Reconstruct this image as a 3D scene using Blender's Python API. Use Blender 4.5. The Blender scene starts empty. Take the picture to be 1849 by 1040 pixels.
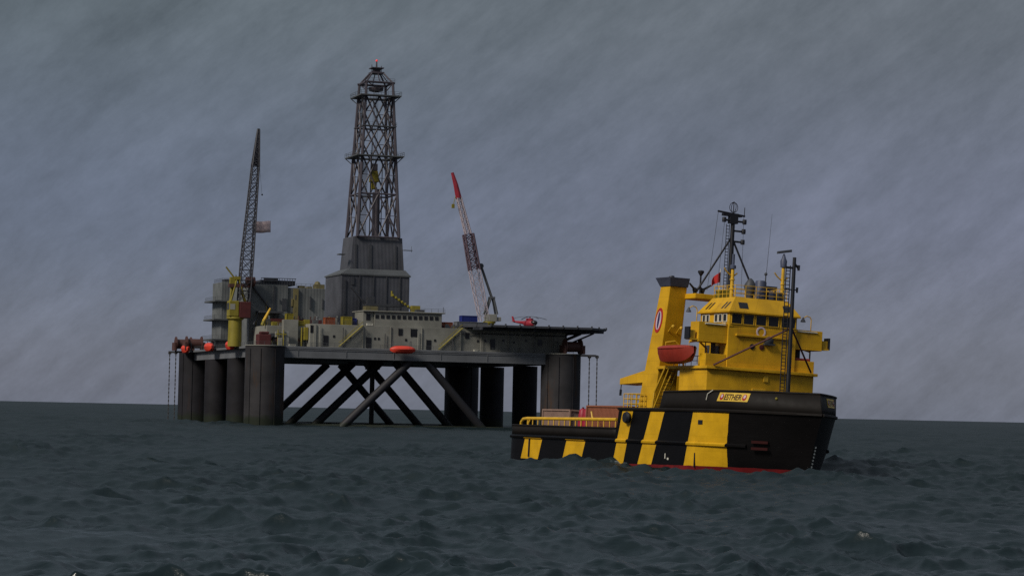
import bpy, math, random
import numpy as np
from math import sin, cos, pi, radians, sqrt, atan2
from mathutils import Vector, Matrix, Euler
random.seed(7)
C = bpy.context.scene.collection
SEA = -0.45
# ------------------------------------------------------------------ helpers
class MB:
    def __init__(s): s.v = []; s.f = []; s.m = []
    def add(s, vs, fs, mi=0):
        o = len(s.v); s.v += [tuple(p) for p in vs]
        for f in fs: s.f.append(tuple(i + o for i in f)); s.m.append(mi)
        return s
    def hexa(s, p, mi=0):
        return s.add(p, [(3, 2, 1, 0), (4, 5, 6, 7), (0, 1, 5, 4), (1, 2, 6, 5), (2, 3, 7, 6), (3, 0, 4, 7)], mi)
    def box(s, x0, x1, y0, y1, z0, z1, mi=0):
        return s.hexa([(x0, y0, z0), (x1, y0, z0), (x1, y1, z0), (x0, y1, z0), (x0, y0, z1), (x1, y0, z1), (x1, y1, z1), (x0, y1, z1)], mi)
    def frust(s, a, b, mi=0):      # a,b = (x0,x1,y0,y1,z) bottom and top rectangles
        f = lambda r: [(r[0], r[2], r[4]), (r[1], r[2], r[4]), (r[1], r[3], r[4]), (r[0], r[3], r[4])]
        return s.hexa(f(a) + f(b), mi)
    def prism(s, poly, z0, z1, poly2=None, mi=0):
        n = len(poly); q = poly2 or poly
        vs = [(x, y, z0) for x, y in poly] + [(x, y, z1) for x, y in q]
        return s.add(vs, [tuple(range(n))[::-1], tuple(range(n, 2 * n))] + [(i, (i + 1) % n, n + (i + 1) % n, n + i) for i in range(n)], mi)
    def tube(s, a, b, r, r2=None, n=8, mi=0):
        a = Vector(a); b = Vector(b); r2 = r if r2 is None else r2
        d = (b - a).normalized(); u = d.orthogonal().normalized(); w = d.cross(u)
        vs = []
        for p, q in ((a, r), (b, r2)):
            vs += [p + (u * cos(2 * pi * i / n) + w * sin(2 * pi * i / n)) * q for i in range(n)]
        return s.add(vs, [tuple(range(n))[::-1], tuple(range(n, 2 * n))] + [(i, (i + 1) % n, n + (i + 1) % n, n + i) for i in range(n)], mi)
    def path(s, pts, r, n=6, mi=0):
        for a, b in zip(pts, pts[1:]): s.tube(a, b, r, n=n, mi=mi)
        return s
    def lathe(s, prof, cx, cy, n=16, mi=0, axis='z'):   # prof = [(r,z)]
        vs = []
        for r, z in prof:
            for i in range(n):
                c, d = r * cos(2 * pi * i / n), r * sin(2 * pi * i / n)
                vs.append((cx + c, cy + d, z) if axis == 'z' else ((z, cx + c, cy + d) if axis == 'x' else (cx + c, z, cy + d)))
        k = len(prof); fs = [tuple(range(n))[::-1], tuple(range((k - 1) * n, k * n))]
        for j in range(k - 1):
            for i in range(n): fs.append((j * n + i, j * n + (i + 1) % n, (j + 1) * n + (i + 1) % n, (j + 1) * n + i))
        return s.add(vs, fs, mi)
    def ball(s, c, rx, ry=None, rz=None, n=12, mi=0):
        ry = ry or rx; rz = rz or rx; vs = []; k = n // 2 + 1
        for j in range(k):
            t = pi * (j + .02) / (k - .96)
            for i in range(n): vs.append((c[0] + rx * sin(t) * cos(2 * pi * i / n), c[1] + ry * sin(t) * sin(2 * pi * i / n), c[2] - rz * cos(t)))
        fs = [tuple(range(n))[::-1], tuple(range((k - 1) * n, k * n))]
        for j in range(k - 1):
            for i in range(n): fs.append((j * n + i, j * n + (i + 1) % n, (j + 1) * n + (i + 1) % n, (j + 1) * n + i))
        return s.add(vs, fs, mi)
    def build(s, name, mat, parent=None, smooth=False, bevel=0, label=None):
        me = bpy.data.meshes.new(name); me.from_pydata(s.v, [], s.f)
        for m in (mat if isinstance(mat, (list, tuple)) else [mat]): me.materials.append(m)
        me.polygons.foreach_set('material_index', s.m)
        if smooth: me.polygons.foreach_set('use_smooth', [True] * len(s.f))
        me.update()
        o = bpy.data.objects.new(name, me); C.objects.link(o)
        if parent: o.parent = parent
        if smooth:
            e = o.modifiers.new('edges', 'EDGE_SPLIT'); e.split_angle = radians(40)
        if bevel:
            b = o.modifiers.new('bevel', 'BEVEL'); b.width = bevel; b.segments = 2; b.limit_method = 'ANGLE'
        if label: o['label'] = label
        return o
def box(name, mat, parent, *a, **k): return MB().box(*a).build(name, mat, parent, **k)
def tag(o, label, cat, group=None):
    o['label'] = label; o['category'] = cat
    if group: o['group'] = group
    return o
def thing(name, label, cat, M, group=None):
    o = bpy.data.objects.new(name, None); C.objects.link(o); o.matrix_world = M; o.empty_display_size = .5
    return tag(o, label, cat, group)
def T(x, y, z, rz=0): return Matrix.Translation((x, y, z)) @ Matrix.Rotation(rz, 4, 'Z')
def copy_tree(o, parent=None):
    c = o.copy(); C.objects.link(c)
    if parent: c.parent = parent; c.matrix_parent_inverse = o.matrix_parent_inverse.copy()
    for ch in list(o.children): copy_tree(ch, c)
    return c
# ------------------------------------------------------------------ materials
def new_mat(name):
    m = bpy.data.materials.new(name); m.use_nodes = True
    return m, m.node_tree, m.node_tree.nodes['Principled BSDF']
def N(nt, t, **k):
    n = nt.nodes.new(t)
    for a, b in k.items(): setattr(n, a, b)
    return n
def math_(nt, op, a, b=None, c=None):
    n = N(nt, 'ShaderNodeMath', operation=op)
    for i, q in enumerate((a, b, c)):
        if q is None: continue
        if isinstance(q, (int, float)): n.inputs[i].default_value = q
        else: nt.links.new(q, n.inputs[i])
    return n.outputs[0]
def noise(nt, co, scale, sc=(1, 1, 1), detail=4, rough=.55):
    mp = N(nt, 'ShaderNodeMapping'); mp.inputs['Scale'].default_value = sc
    nt.links.new(co, mp.inputs[0])
    n = N(nt, 'ShaderNodeTexNoise'); n.inputs['Scale'].default_value = scale
    n.inputs['Detail'].default_value = detail; n.inputs['Roughness'].default_value = rough
    nt.links.new(mp.outputs[0], n.inputs['Vector']); return n.outputs[0]
def ramp(nt, f, a, b):
    n = N(nt, 'ShaderNodeMapRange', interpolation_type='SMOOTHSTEP'); nt.links.new(f, n.inputs[0])
    n.inputs[1].default_value = a; n.inputs[2].default_value = b; return n.outputs[0]
def mixc(nt, f, a, b):
    n = N(nt, 'ShaderNodeMix', data_type='RGBA')
    for s, q in ((n.inputs[0], f), (n.inputs[6], a), (n.inputs[7], b)):
        if hasattr(q, 'node'): nt.links.new(q, s)
        elif isinstance(q, (int, float)): s.default_value = q
        else: s.default_value = (*q, 1)
    return n.outputs[2]
def weather(nt, co, base, rust, amount, scale, streak=.12, mott=.25):
    lo = base
    n1 = noise(nt, co, scale, (1, 1, 1), 6)
    k = ramp(nt, n1, .3, .75)
    dark = tuple(c * (1 - mott) for c in base) if not hasattr(base, 'node') else None
    col = mixc(nt, k, base, dark) if dark else base
    if amount > 0:
        n2 = noise(nt, co, scale * 1.7, (1, 1, streak), 6, .65)
        k2 = ramp(nt, n2, .74 - amount * .35, .86 - amount * .25)
        k2 = math_(nt, 'MULTIPLY', k2, .85)
        col = mixc(nt, k2, col, rust)
    return col
RUST = (.10, .035, .015)
def paint(name, base, rust=.15, scale=.6, rough=.5, rustc=RUST, streak=.12, mott=.25, bump=.0, spec=.4):
    m, nt, b = new_mat(name); b.inputs['Specular IOR Level'].default_value = spec
    co = N(nt, 'ShaderNodeTexCoord').outputs['Object']
    nt.links.new(weather(nt, co, base, rustc, rust, scale, streak, mott), b.inputs['Base Color'])
    rn = noise(nt, co, scale * 3, detail=3); r = N(nt, 'ShaderNodeMapRange'); nt.links.new(rn, r.inputs[0])
    r.inputs[3].default_value = rough - .12; r.inputs[4].default_value = rough + .15
    nt.links.new(r.outputs[0], b.inputs['Roughness'])
    if bump:
        bp = N(nt, 'ShaderNodeBump'); bp.inputs['Strength'].default_value = bump; bp.inputs['Distance'].default_value = .1
        nt.links.new(noise(nt, co, scale * 2), bp.inputs['Height']); nt.links.new(bp.outputs[0], b.inputs['Normal'])
    return m
YEL = (.63, .345, .010)
M = {}
M['yellow'] = paint('yellow_paint', YEL, .42, .55, .5, (.20, .085, .018), .1, .28, spec=.3)
M['yellow2'] = paint('yellow_fittings', (.62, .36, .02), .12, 1.2, .5)
M['black'] = paint('black_paint', (.012, .010, .009), .25, .5, .6, (.03, .014, .010), spec=.12)
M['mast'] = paint('mast_black', (.010, .010, .015), .1, 1, .5)
M['cap'] = paint('funnel_cap_blue', (.035, .04, .065), .2, .8, .6, (.02, .02, .02))
M['red'] = paint('boat_red', (.27, .026, .014), .2, .8, .5, (.09, .012, .012))
M['maroon'] = paint('dark_maroon', (.07, .012, .012), .2, .8, .6)
M['orange'] = paint('lifeboat_orange', (.62, .05, .025), .1, .5, .45, (.3, .03, .02))
M['anchor'] = paint('anchor_red', (.028, .004, .004), .3, .8, .6, spec=.1)
M['winred'] = paint('helicopter_red', (.27, .02, .035), .05, .8, .4)
M['glass'] = paint('window_glass', (.012, .012, .014), 0, 1, .2)
M['dkgrey'] = paint('dark_grey', (.045, .047, .055), .1, .8, .55)
M['white'] = paint('white_paint', (.6, .58, .5), .15, 1, .5)
M['greycan'] = paint('grey_blue_paint', (.055, .065, .11), .1, 1, .5)
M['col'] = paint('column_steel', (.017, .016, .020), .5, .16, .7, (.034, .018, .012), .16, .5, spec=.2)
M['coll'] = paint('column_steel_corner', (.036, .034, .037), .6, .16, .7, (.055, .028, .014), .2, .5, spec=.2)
M['brace'] = paint('brace_steel', (.017, .016, .020), .2, .2, .6)
M['girder'] = paint('girder_grey', (.135, .14, .152), .25, .15, .6, (.09, .07, .05))
M['wall'] = paint('deckhouse_beige', (.25, .245, .215), .22, .12, .6, (.11, .085, .055), .14, .4)
M['module'] = paint('module_grey', (.17, .175, .18), .22, .1, .6, (.10, .085, .07), .14, .3)
M['drillh'] = paint('drill_house_grey', (.115, .115, .12), .3, .15, .6, (.07, .06, .055), .06, .35)
M['derrick'] = paint('derrick_steel', (.062, .053, .066), .3, .3, .55, (.075, .03, .035))
M['plat'] = paint('platform_grey', (.075, .08, .085), .1, .3, .6)
M['rigyel'] = paint('rig_yellow', (.22, .18, .018), .3, .4, .55)
M['olive'] = paint('olive_paint', (.15, .125, .05), .3, .4, .6)
M['heli'] = paint('helideck_dark', (.04, .042, .052), .1, .2, .6)
M['winch'] = paint('winch_brown', (.075, .03, .024), .3, .3, .6)
M['cranew'] = paint('crane_pale', (.42, .36, .40), .15, .3, .5)
M['cranep'] = paint('crane_purple', (.10, .065, .085), .25, .3, .5)
M['craned'] = paint('crane_dark', (.035, .035, .045), .2, .3, .5)
M['blue'] = paint('container_blue', (.012, .022, .16), .15, .4, .5)
M['rustbox'] = paint('container_rust', (.22, .055, .02), .3, .4, .6)
M['brownbox'] = paint('container_brown', (.24, .085, .045), .2, .5, .6, (.12, .05, .03))
M['pinkwood'] = paint('cargo_board', (.24, .155, .125), .3, .8, .7, (.2, .11, .08))
M['drum'] = paint('drum_red', (.30, .012, .03), .1, 1, .5)
M['flagc'] = paint('flag_cloth', (.55, .42, .42), .1, .4, .8)
M['flagr'] = paint('flag_red', (.4, .015, .015), .05, .8, .8)
M['chain'] = paint('chain_steel', (.07, .065, .065), .3, .5, .6)
M['emred'] = paint('emblem_red', (.40, .02, .02), .05, 1, .5)
M['emwhite'] = paint('emblem_white', (.55, .45, .50), .05, 1, .5)
M['emblue'] = paint('emblem_blue', (.03, .02, .10), .05, 1, .5)
def lamp_mat():
    m, nt, b = new_mat('beacon_red'); b.inputs['Base Color'].default_value = (.8, .05, .05, 1)
    b.inputs['Emission Color'].default_value = (1, .12, .14, 1); b.inputs['Emission Strength'].default_value = .18; return m
M['beacon'] = lamp_mat()
# corrugated sheet for the drill house
def hull_mat():
    m, nt, b = new_mat('hull_paint')
    co = N(nt, 'ShaderNodeTexCoord').outputs['Object']
    sp = N(nt, 'ShaderNodeSeparateXYZ'); nt.links.new(co, sp.inputs[0]); x, y, z = sp.outputs
    wob = math_(nt, 'MULTIPLY', math_(nt, 'SUBTRACT', noise(nt, co, 1.5), .5), .10)
    x = math_(nt, 'ADD', x, wob)
    def band(a0, a1, slope, z0, z1, slope2=None):
        l = math_(nt, 'ADD', math_(nt, 'MULTIPLY', z, slope), a0)
        r = math_(nt, 'ADD', math_(nt, 'MULTIPLY', z, slope if slope2 is None else slope2), a1)
        k = math_(nt, 'MULTIPLY', math_(nt, 'GREATER_THAN', x, l), math_(nt, 'LESS_THAN', x, r))
        k = math_(nt, 'MULTIPLY', k, math_(nt, 'GREATER_THAN', z, z0))
        return math_(nt, 'MULTIPLY', k, math_(nt, 'LESS_THAN', z, z1))
    bs = [band(4.0, 8.3, .38, -.3, 1.95), band(14.2, 18.6, .38, -.3, 1.95), band(25.75, 28.0, .30, -.3, 5.0),
          band(31.1, 33.95, .42, -.3, 5.0), band(40.45, 46.2, .26, -.3, 5.02, .20)]
    k = bs[0]
    for q in bs[1:]: k = math_(nt, 'MAXIMUM', k, q)
    blk = weather(nt, co, (.0032, .0026, .0030), (.022, .008, .007), .22, .45, .15, .3)
    yel = weather(nt, co, (.60, .335, .011), (.16, .07, .015), .2, .6, .1, .2)
    red = weather(nt, co, (.15, .012, .014), (.05, .02, .02), .35, .8, .3, .4)
    scuff = ramp(nt, noise(nt, co, 3.5, (.35, 1, 1.2), 5, .7), .70, .80)
    c = mixc(nt, k, blk, yel)
    c = mixc(nt, math_(nt, 'MULTIPLY', scuff, .35), c, (.06, .045, .04))
    zz = math_(nt, 'ADD', z, math_(nt, 'MULTIPLY', math_(nt, 'SUBTRACT', noise(nt, co, .9), .5), .12))
    c = mixc(nt, math_(nt, 'LESS_THAN', math_(nt, 'SUBTRACT', zz, math_(nt, 'MULTIPLY', math_(nt, 'SUBTRACT', sp.outputs[0], 28.), .014)), -.22), c, red)
    nt.links.new(c, b.inputs['Base Color']); b.inputs['Roughness'].default_value = .5; b.inputs['Specular IOR Level'].default_value = .14
    bp = N(nt, 'ShaderNodeBump'); bp.inputs['Strength'].default_value = .35; bp.inputs['Distance'].default_value = .12
    nt.links.new(noise(nt, co, .55, (1, 1, 1.6), 3), bp.inputs['Height']); nt.links.new(bp.outputs[0], b.inputs['Normal'])
    return m
M['hull'] = hull_mat()
def tide(m, z0=1.0, z1=3.2, c=(.013, .017, .010)):
    nt = m.node_tree; b = nt.nodes['Principled BSDF']; src = b.inputs['Base Color'].links[0].from_socket
    co = N(nt, 'ShaderNodeTexCoord').outputs['Object']; sp = N(nt, 'ShaderNodeSeparateXYZ'); nt.links.new(co, sp.inputs[0])
    z = math_(nt, 'ADD', sp.outputs[2], math_(nt, 'MULTIPLY', math_(nt, 'SUBTRACT', noise(nt, co, .5), .5), 3.5))
    nt.links.new(mixc(nt, ramp(nt, z, z1, z0), src, c), b.inputs['Base Color'])
tide(M['col']); tide(M['coll']); tide(M['brace'], .3, 1.4)
def seams(m, w=2.4, h=1.25, k=.72):
    nt = m.node_tree; b = nt.nodes['Principled BSDF']; src = b.inputs['Base Color'].links[0].from_socket
    co = N(nt, 'ShaderNodeTexCoord').outputs['Object']; sp = N(nt, 'ShaderNodeSeparateXYZ'); nt.links.new(co, sp.inputs[0])
    cb = N(nt, 'ShaderNodeCombineXYZ'); nt.links.new(math_(nt, 'ADD', sp.outputs[0], sp.outputs[1]), cb.inputs[0]); nt.links.new(sp.outputs[2], cb.inputs[1])
    br = N(nt, 'ShaderNodeTexBrick'); nt.links.new(cb.outputs[0], br.inputs[0]); br.inputs['Scale'].default_value = 1
    br.inputs['Color1'].default_value = (1, 1, 1, 1); br.inputs['Color2'].default_value = (.9, .9, .9, 1); br.inputs['Mortar'].default_value = (k, k, k, 1)
    br.inputs['Mortar Size'].default_value = .022; br.inputs['Mortar Smooth'].default_value = .6; br.inputs['Brick Width'].default_value = w; br.inputs['Row Height'].default_value = h
    mx = N(nt, 'ShaderNodeMix', data_type='RGBA', blend_type='MULTIPLY'); mx.inputs[0].default_value = 1
    nt.links.new(src, mx.inputs[6]); nt.links.new(br.outputs[0], mx.inputs[7]); nt.links.new(mx.outputs[2], b.inputs['Base Color'])
seams(M['yellow']); seams(M['hull'], 3.0, 1.4, .8); seams(M['wall'], 3.2, 3.3, .75); seams(M['girder'], 6, 3, .7); seams(M['col'], 4.2, 2.9, .82); seams(M['coll'], 4.2, 2.9, .82)
def ribbed(name, base, scale):
    m, nt, b = new_mat(name); co = N(nt, 'ShaderNodeTexCoord').outputs['Object']
    c = weather(nt, co, base, tuple(q * .5 for q in base), .45, .18, .05, .4)
    nt.links.new(c, b.inputs['Base Color']); b.inputs['Roughness'].default_value = .6
    sp = N(nt, 'ShaderNodeSeparateXYZ'); nt.links.new(co, sp.inputs[0])
    w = math_(nt, 'SINE', math_(nt, 'MULTIPLY', math_(nt, 'ADD', sp.outputs[0], sp.outputs[1]), scale))
    bp = N(nt, 'ShaderNodeBump'); bp.inputs['Strength'].default_value = .3; bp.inputs['Distance'].default_value = .05
    nt.links.new(w, bp.inputs['Height']); nt.links.new(bp.outputs[0], b.inputs['Normal']); return m
M['drillh'] = ribbed('drill_house_sheet', (.066, .068, .082), 5.5)
M['module'] = ribbed('module_sheet', (.125, .132, .132), 7.0)
# ------------------------------------------------------------------ supply vessel
SA, HEEL = radians(24.8), radians(-2.4)
f = Vector((sin(SA), -cos(SA), 0)); l = Vector((cos(SA), sin(SA), 0))
R = Matrix((f, l, Vector((0, 0, 1)))).transposed() @ Matrix.Rotation(HEEL, 3, 'X')
MS = Matrix.Translation((5.6, 277, 0)) @ R.to_4x4()
ship = thing('supply_vessel', 'yellow and black offshore supply vessel with striped hull heading towards the viewer', 'ship', MS)
ship['group'] = 'vessels at sea'; del ship['group']
LV = [(-2.5, 37, 50.5, 1.7), (-.45, 41, 52.3, 1.75), (2.05, 43, 53.0, 1.8), (3.3, 43.4, 53.5, 1.8), (5.25, 44, 54.35, 1.85), (7.05, 44, 53.7, 1.95)]
def lv(z):
    for a, b in zip(LV, LV[1:]):
        if z <= b[0] + 1e-6:
            t = (z - a[0]) / (b[0] - a[0]); return [p + (q - p) * t for p, q in zip(a, b)][1:]
    return LV[-1][1:]
def hb(z, u, B=6.5):              # u 0..1 along the bow curve -> x, half beam
    xs, xe, p = lv(z); t = 1 - (1 - u) ** 1.6
    return xs + (xe - xs) * t, B * max(0., 1 - t ** p)
AFT = [(0., 4.9), (.12, 5.6), (.5, 6.15), (1.2, 6.42), (2.2, 6.5)]
def outline(z, x0=0., x1=None, nb=26, B=6.5):    # starboard half, from aft to stem
    xs = lv(z)[0]; pts = []
    if x0 <= 0: pts += [(a, b * B / 6.5) for a, b in AFT]; x0 = 2.2
    xm = xs if x1 is None else x1; k = max(2, int((xm - x0) / 1.0))
    for i in range(1 if pts else 0, k): pts.append((x0 + (xm - x0) * i / k, B))
    if x1 is not None: pts.append((x1, B)); return pts
    for i in range(nb + 1): pts.append(hb(z, i / nb, B))
    return pts
def strip(mb, rows, sides=(-1, 1), mi=0):
    for sg in sides:
        k = len(rows[0]); vs = []
        for z, pts in rows: pass
    return mb
def shell(mb, zs, x0s, x1=None, flip=True, B=6.5, mi=0, dz=None):
    rows = []
    for z, x0 in zip(zs, x0s): rows.append([(x, y, z + (dz(x) if dz and z == zs[-1] else 0)) for x, y in outline(z, x0, x1, B=B)])
    n = min(len(r) for r in rows)
    if any(len(r) != n for r in rows):       # resample by index onto n points
        def rs(r):
            out = []
            for i in range(n):
                q = i * (len(r) - 1) / (n - 1); j = min(int(q), len(r) - 2); t = q - j
                out.append(tuple(a + (b - a) * t for a, b in zip(r[j], r[j + 1])))
            return out
        rows = [r if len(r) == n else rs(r) for r in rows]
    for sg in (-1, 1):
        vs = [(x, sg * y, z) for r in rows for x, y, z in r]
        fs = []
        for j in range(len(rows) - 1):
            for i in range(n - 1):
                q = (j * n + i, j * n + i + 1, (j + 1) * n + i + 1, (j + 1) * n + i)
                fs.append(q if sg < 0 else q[::-1])
        mb.add(vs, fs, mi)
def deck(mb, z, x0, x1=None, mi=0):
    o = outline(z, x0, x1); p = [(x, -y, z) for x, y in o] + [(x, y, z) for x, y in o[::-1]]
    mb.add(p, [tuple(range(len(p)))], mi)
h = MB()
shell(h, [-2.5, -1.4, -.45, .8, 2.05, 2.3], [0] * 6)
shell(h, [2.3, 3.3, 4.3, 5.25], [25.9, 26.1, 26.3, 26.5])
o0 = outline(-2.5); 
h.add([(0, -4.9, -2.5), (0, 4.9, -2.5), (0, 4.9, 2.3), (0, -4.9, 2.3)], [(0, 1, 2, 3)])
h.add([(25.9, -6.5, 2.3), (25.9, 6.5, 2.3), (26.5, 6.5, 5.25), (26.5, -6.5, 5.25)], [(0, 1, 2, 3)])
deck(h, 2.3, 0, 26.2, 1); deck(h, 5.25, 26.5, None, 1)
h.build('hull', [M['hull'], M['dkgrey']], ship, smooth=True)
bw = MB(); shell(bw, [2.3, 3.25], [0, 0], 25.95)
bw.add([(0, -4.9, 2.3), (0, 4.9, 2.3), (0, 4.9, 3.25), (0, -4.9, 3.25)], [(0, 1, 2, 3)])
o = bw.build('bulwark', M['black'], ship, smooth=True); sd = o.modifiers.new('s', 'SOLIDIFY'); sd.thickness = .12; sd.offset = -1
bw = MB(); shell(bw, [5.25, 5.9, 6.95], [34.9, 35.2, 35.6], dz=lambda x: max(0, (x - 36) / 20) * .25)
o = bw.build('bulwark', M['black'], ship, smooth=True); sd = o.modifiers.new('s', 'SOLIDIFY'); sd.thickness = .14; sd.offset = -1
# cap rails, rubbing strakes
def rail_line(z, x0, r, name, mat, x1=None, sides=(-1, 1), off=.0, zz=None, xmax=99):
    pts = [p for p in outline(z, x0, x1) if p[0] < xmax]
    for sg in sides: MB().path([(x, sg * (y + off), z + (zz(x) if zz else 0)) for x, y in pts], r).build(name, mat, ship, smooth=True)
rail_line(2.05, 0, .19, 'rub_rail', M['hull'], None, off=.05, xmax=48.5)
rail_line(5.22, 26.5, .16, 'rub_rail', M['black'], None, off=.05)
rail_line(6.95, 35.7, .09, 'cap_rail', M['black'], None, zz=lambda x: max(0, (x - 36) / 20) * .25)
rail_line(3.27, 0, .09, 'cap_rail', M['black'], 25.95)
for sg in (-1, 1):           # stern hull fender plate and side doors
    box('fender', M['mast'], ship, 5.9, 6.1, sg * 6.5 - .14, sg * 6.5 + .14, -.1, 1.9)
    MB().lathe([(.05, 0), (.5, .02), (.62, .25), (.5, .5), (.05, .52)], 28.8, 4.35, 12, axis='y').build('fender', M['mast'], ship, smooth=True).location = (0, sg * 6.58 - (.5 if sg < 0 else 0) + .0, 0)
    box('freeing_port', M['mast'], ship, 42.9, 43.7, sg * 6.5 - .06, sg * 6.5 + .06, 3.9, 4.3).rotation_euler = (0, 0, 0)
# yellow cargo rail along the after deck
for sg in (-1, 1):
    mb = MB(); P = [(2.6, sg * 6.1, 3.0), (2.8, sg * 6.15, 3.6), (3.4, sg * 6.2, 3.95), (4.4, sg * 6.25, 4.02), (25.6, sg * 6.25, 4.15)]
    mb.path(P, .17, 8)
    for i in range(17): x = 4.6 + i * 1.3; mb.tube((x, sg * 6.25, 2.3), (x, sg * 6.25, 4.05), .07, n=6)
    mb.path([(5.2, sg * 6.25, 3.9), (4.9, sg * 6.3, 3.5), (4.9, sg * 6.3, 3.2)], .12)
    mb.path([(20.2, sg * 6.25, 4.1), (19.8, sg * 6.25, 4.9)], .09)
    mb.build('cargo_rail', M['yellow2'], ship, smooth=True)
# --- superstructure
def curved(x, y, w, c): return x - c * (y / w) ** 2
def house(mb, xa, xf, w, z0, z1, c=.5, n=10):
    ys = [-w + 2 * w * i / n for i in range(n + 1)]
    poly = [(xa, -w)] + [(curved(xf, y, w, c), y) for y in ys] + [(xa, w)]
    mb.prism(poly, z0, z1)
mb = MB(); house(mb, 37.5, 43.4, 5.9, 5.25, 9.2, .5); mb.build('lower_house', M['yellow'], ship, bevel=.04)
mb = MB(); house(mb, 33.2, 43.75, 6.15, 9.2, 9.48, .5); mb.build('boat_deck', M['yellow'], ship, bevel=.03)
mb = MB(); house(mb, 37.2, 42.95, 3.76, 9.48, 13.35, .12); mb.build('middle_house', M['yellow'], ship, bevel=.04)
for sg in (-1, 1):
    mb = MB(); a, b = sorted((sg * 3.78, sg * 6.0)); mb.box(42.55, 42.7, a, b, 9.48, 10.65); a, b = sorted((sg * 5.85, sg * 6.0)); mb.box(41.6, 42.55, a, b, 9.48, 10.65)
    mb.build('deck_bulwark', M['yellow'], ship, bevel=.03)
for sg in (-1, 1):
    mb = MB(); a, b = sorted((sg * 3.78, sg * 6.85))
    mb.box(40.9, 42.62, a, b, 11.72, 11.86); mb.box(42.47, 42.6, a, b, 11.86, 13.62)
    a, b = sorted((sg * 6.72, sg * 6.85)); mb.box(41.1, 42.47, a, b, 11.86, 13.62); mb.box(40.97, 41.1, *sorted((sg * 3.78, sg * 6.85)), 11.86, 13.62)
    mb.build('bridge_wing', M['yellow'], ship, bevel=.03)
    mb = MB(); mb.tube((42.66, sg * 4.0, 13.45), (42.66, sg * 6.2, 13.45), .06); mb.build('handrail', M['white'], ship)
    # wing light box on its bracket
    mb = MB(); mb.box(41.6, 42.5, *sorted((sg * 6.87, sg * 7.7)), 11.85, 11.98); a, b = sorted((sg * 7.05, sg * 7.62)); mb.box(41.7, 42.35, a, b, 12.02, 12.75)
    o = mb.build('light_bracket', M['yellow2'], ship); a, b = sorted((sg * 7.66, sg * 7.82))
    box('navigation_light', M['mast'], o, 41.6, 42.5, a, b, 11.9, 13.05)
    # pillars and door under the wing
    mb = MB(); mb.tube((42.2, sg * 5.8, 10.6), (42.2, sg * 5.8, 11.72), .05); mb.box(41.5, 41.9, *sorted((sg * 4.55, sg * 4.85)), 9.5, 11.72); mb.build('pillar', M['mast'], ship)
    # gooseneck deck lamp
    g = MB(); yy = sg * 6.35; g.path([(41.2, yy, 13.6), (41.2, yy, 14.75), (41.2, yy - .12 * 1, 15.0), (41.2, yy - .5, 15.1), (41.2, yy - .85, 14.9)], .05)
    go = g.build('deck_lamp', M['yellow2'], ship, smooth=True)
    MB().lathe([(.06, 14.95), (.12, 14.8), (.28, 14.5), (.2, 14.48)], 41.2, yy - .92, 10).build('lamp_shade', M['dkgrey'], go, smooth=True)
MB().box(38.6, 39.4, -3.84, -3.78, 9.6, 11.6).build('door', M['dkgrey'], ship)
box('door', M['dkgrey'], ship, 40.6, 41.3, -3.84, -3.78, 9.6, 11.5)
box('life_raft_cover', M['red'], ship, 41.7, 42.5, 4.0, 5.7, 10.55, 10.9, bevel=.1)
# wheelhouse
w = MB(); w.box(37.2, 42.9, -3.72, 3.72, 13.35, 14.8); w.build('wheelhouse', M['yellow'], ship, bevel=.03)
def win(x, y0, y1, z0, z1, fr=.07):      # front-facing window: frame with pane
    mb = MB()
    mb.box(x, x + .07, y0 - fr, y0, z0 - fr, z1 + fr); mb.box(x, x + .07, y1, y1 + fr, z0 - fr, z1 + fr)
    mb.box(x, x + .07, y0, y1, z0 - fr, z0); mb.box(x, x + .07, y0, y1, z1, z1 + fr)
    o = mb.build('window', M['yellow2'], ship); box('pane', M['glass'], o, x, x + .03, y0, y1, z0, z1); return o
for a, b in ((-3.5, -2.42), (-2.2, -1.12), (-.83, .28), (.53, 1.64), (1.98, 3.5)): win(42.9, a, b, 13.68, 14.6)
for sg in (-1, 1):
    for a, b in ((37.75, 38.2), (38.5, 38.95), (40.1, 40.6), (40.9, 41.4), (41.75, 42.35)):
        y = sg * 3.72; fr = .1; mb = MB()
        ya, yb = sorted((y, y + sg * .07))
        mb.box(a - fr, a, ya, yb, 13.8, 14.6); mb.box(b, b + fr, ya, yb, 13.8, 14.6); mb.box(a, b, ya, yb, 13.8, 13.86); mb.box(a, b, ya, yb, 14.52, 14.6)
        o = mb.build('window', M['white'], ship); ya, yb = sorted((y, y + sg * .03)); box('pane', M['glass'], o, a, b, ya, yb, 13.86, 14.52)
rf = MB(); rf.frust((36.95, 43.2, -4.0, 4.0, 14.8), (38.0, 42.35, -2.95, 2.95, 16.25)); rf.box(36.95, 43.2, -4.0, 4.0, 14.68, 14.79)
ro = rf.build('wheelhouse_roof', M['yellow'], ship, bevel=.05)
def on_slope(t, front=True):     # point on the sloped roof faces
    return t
for y0, y1 in ((-2.75, -1.75), (2.15, 3.05)):
    z0, z1 = 15.15, 15.75; X = lambda z: 43.2 - (z - 14.8) / 1.45 * .85 + .02
    MB().hexa([(X(z0) - .05, y0, z0), (X(z0), y0, z0), (X(z0), y1, z0), (X(z0) - .05, y1, z0), (X(z1) - .05, y0, z1), (X(z1), y0, z1), (X(z1), y1, z1), (X(z1) - .05, y1, z1)]).build('skylight', M['glass'], ro)
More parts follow.
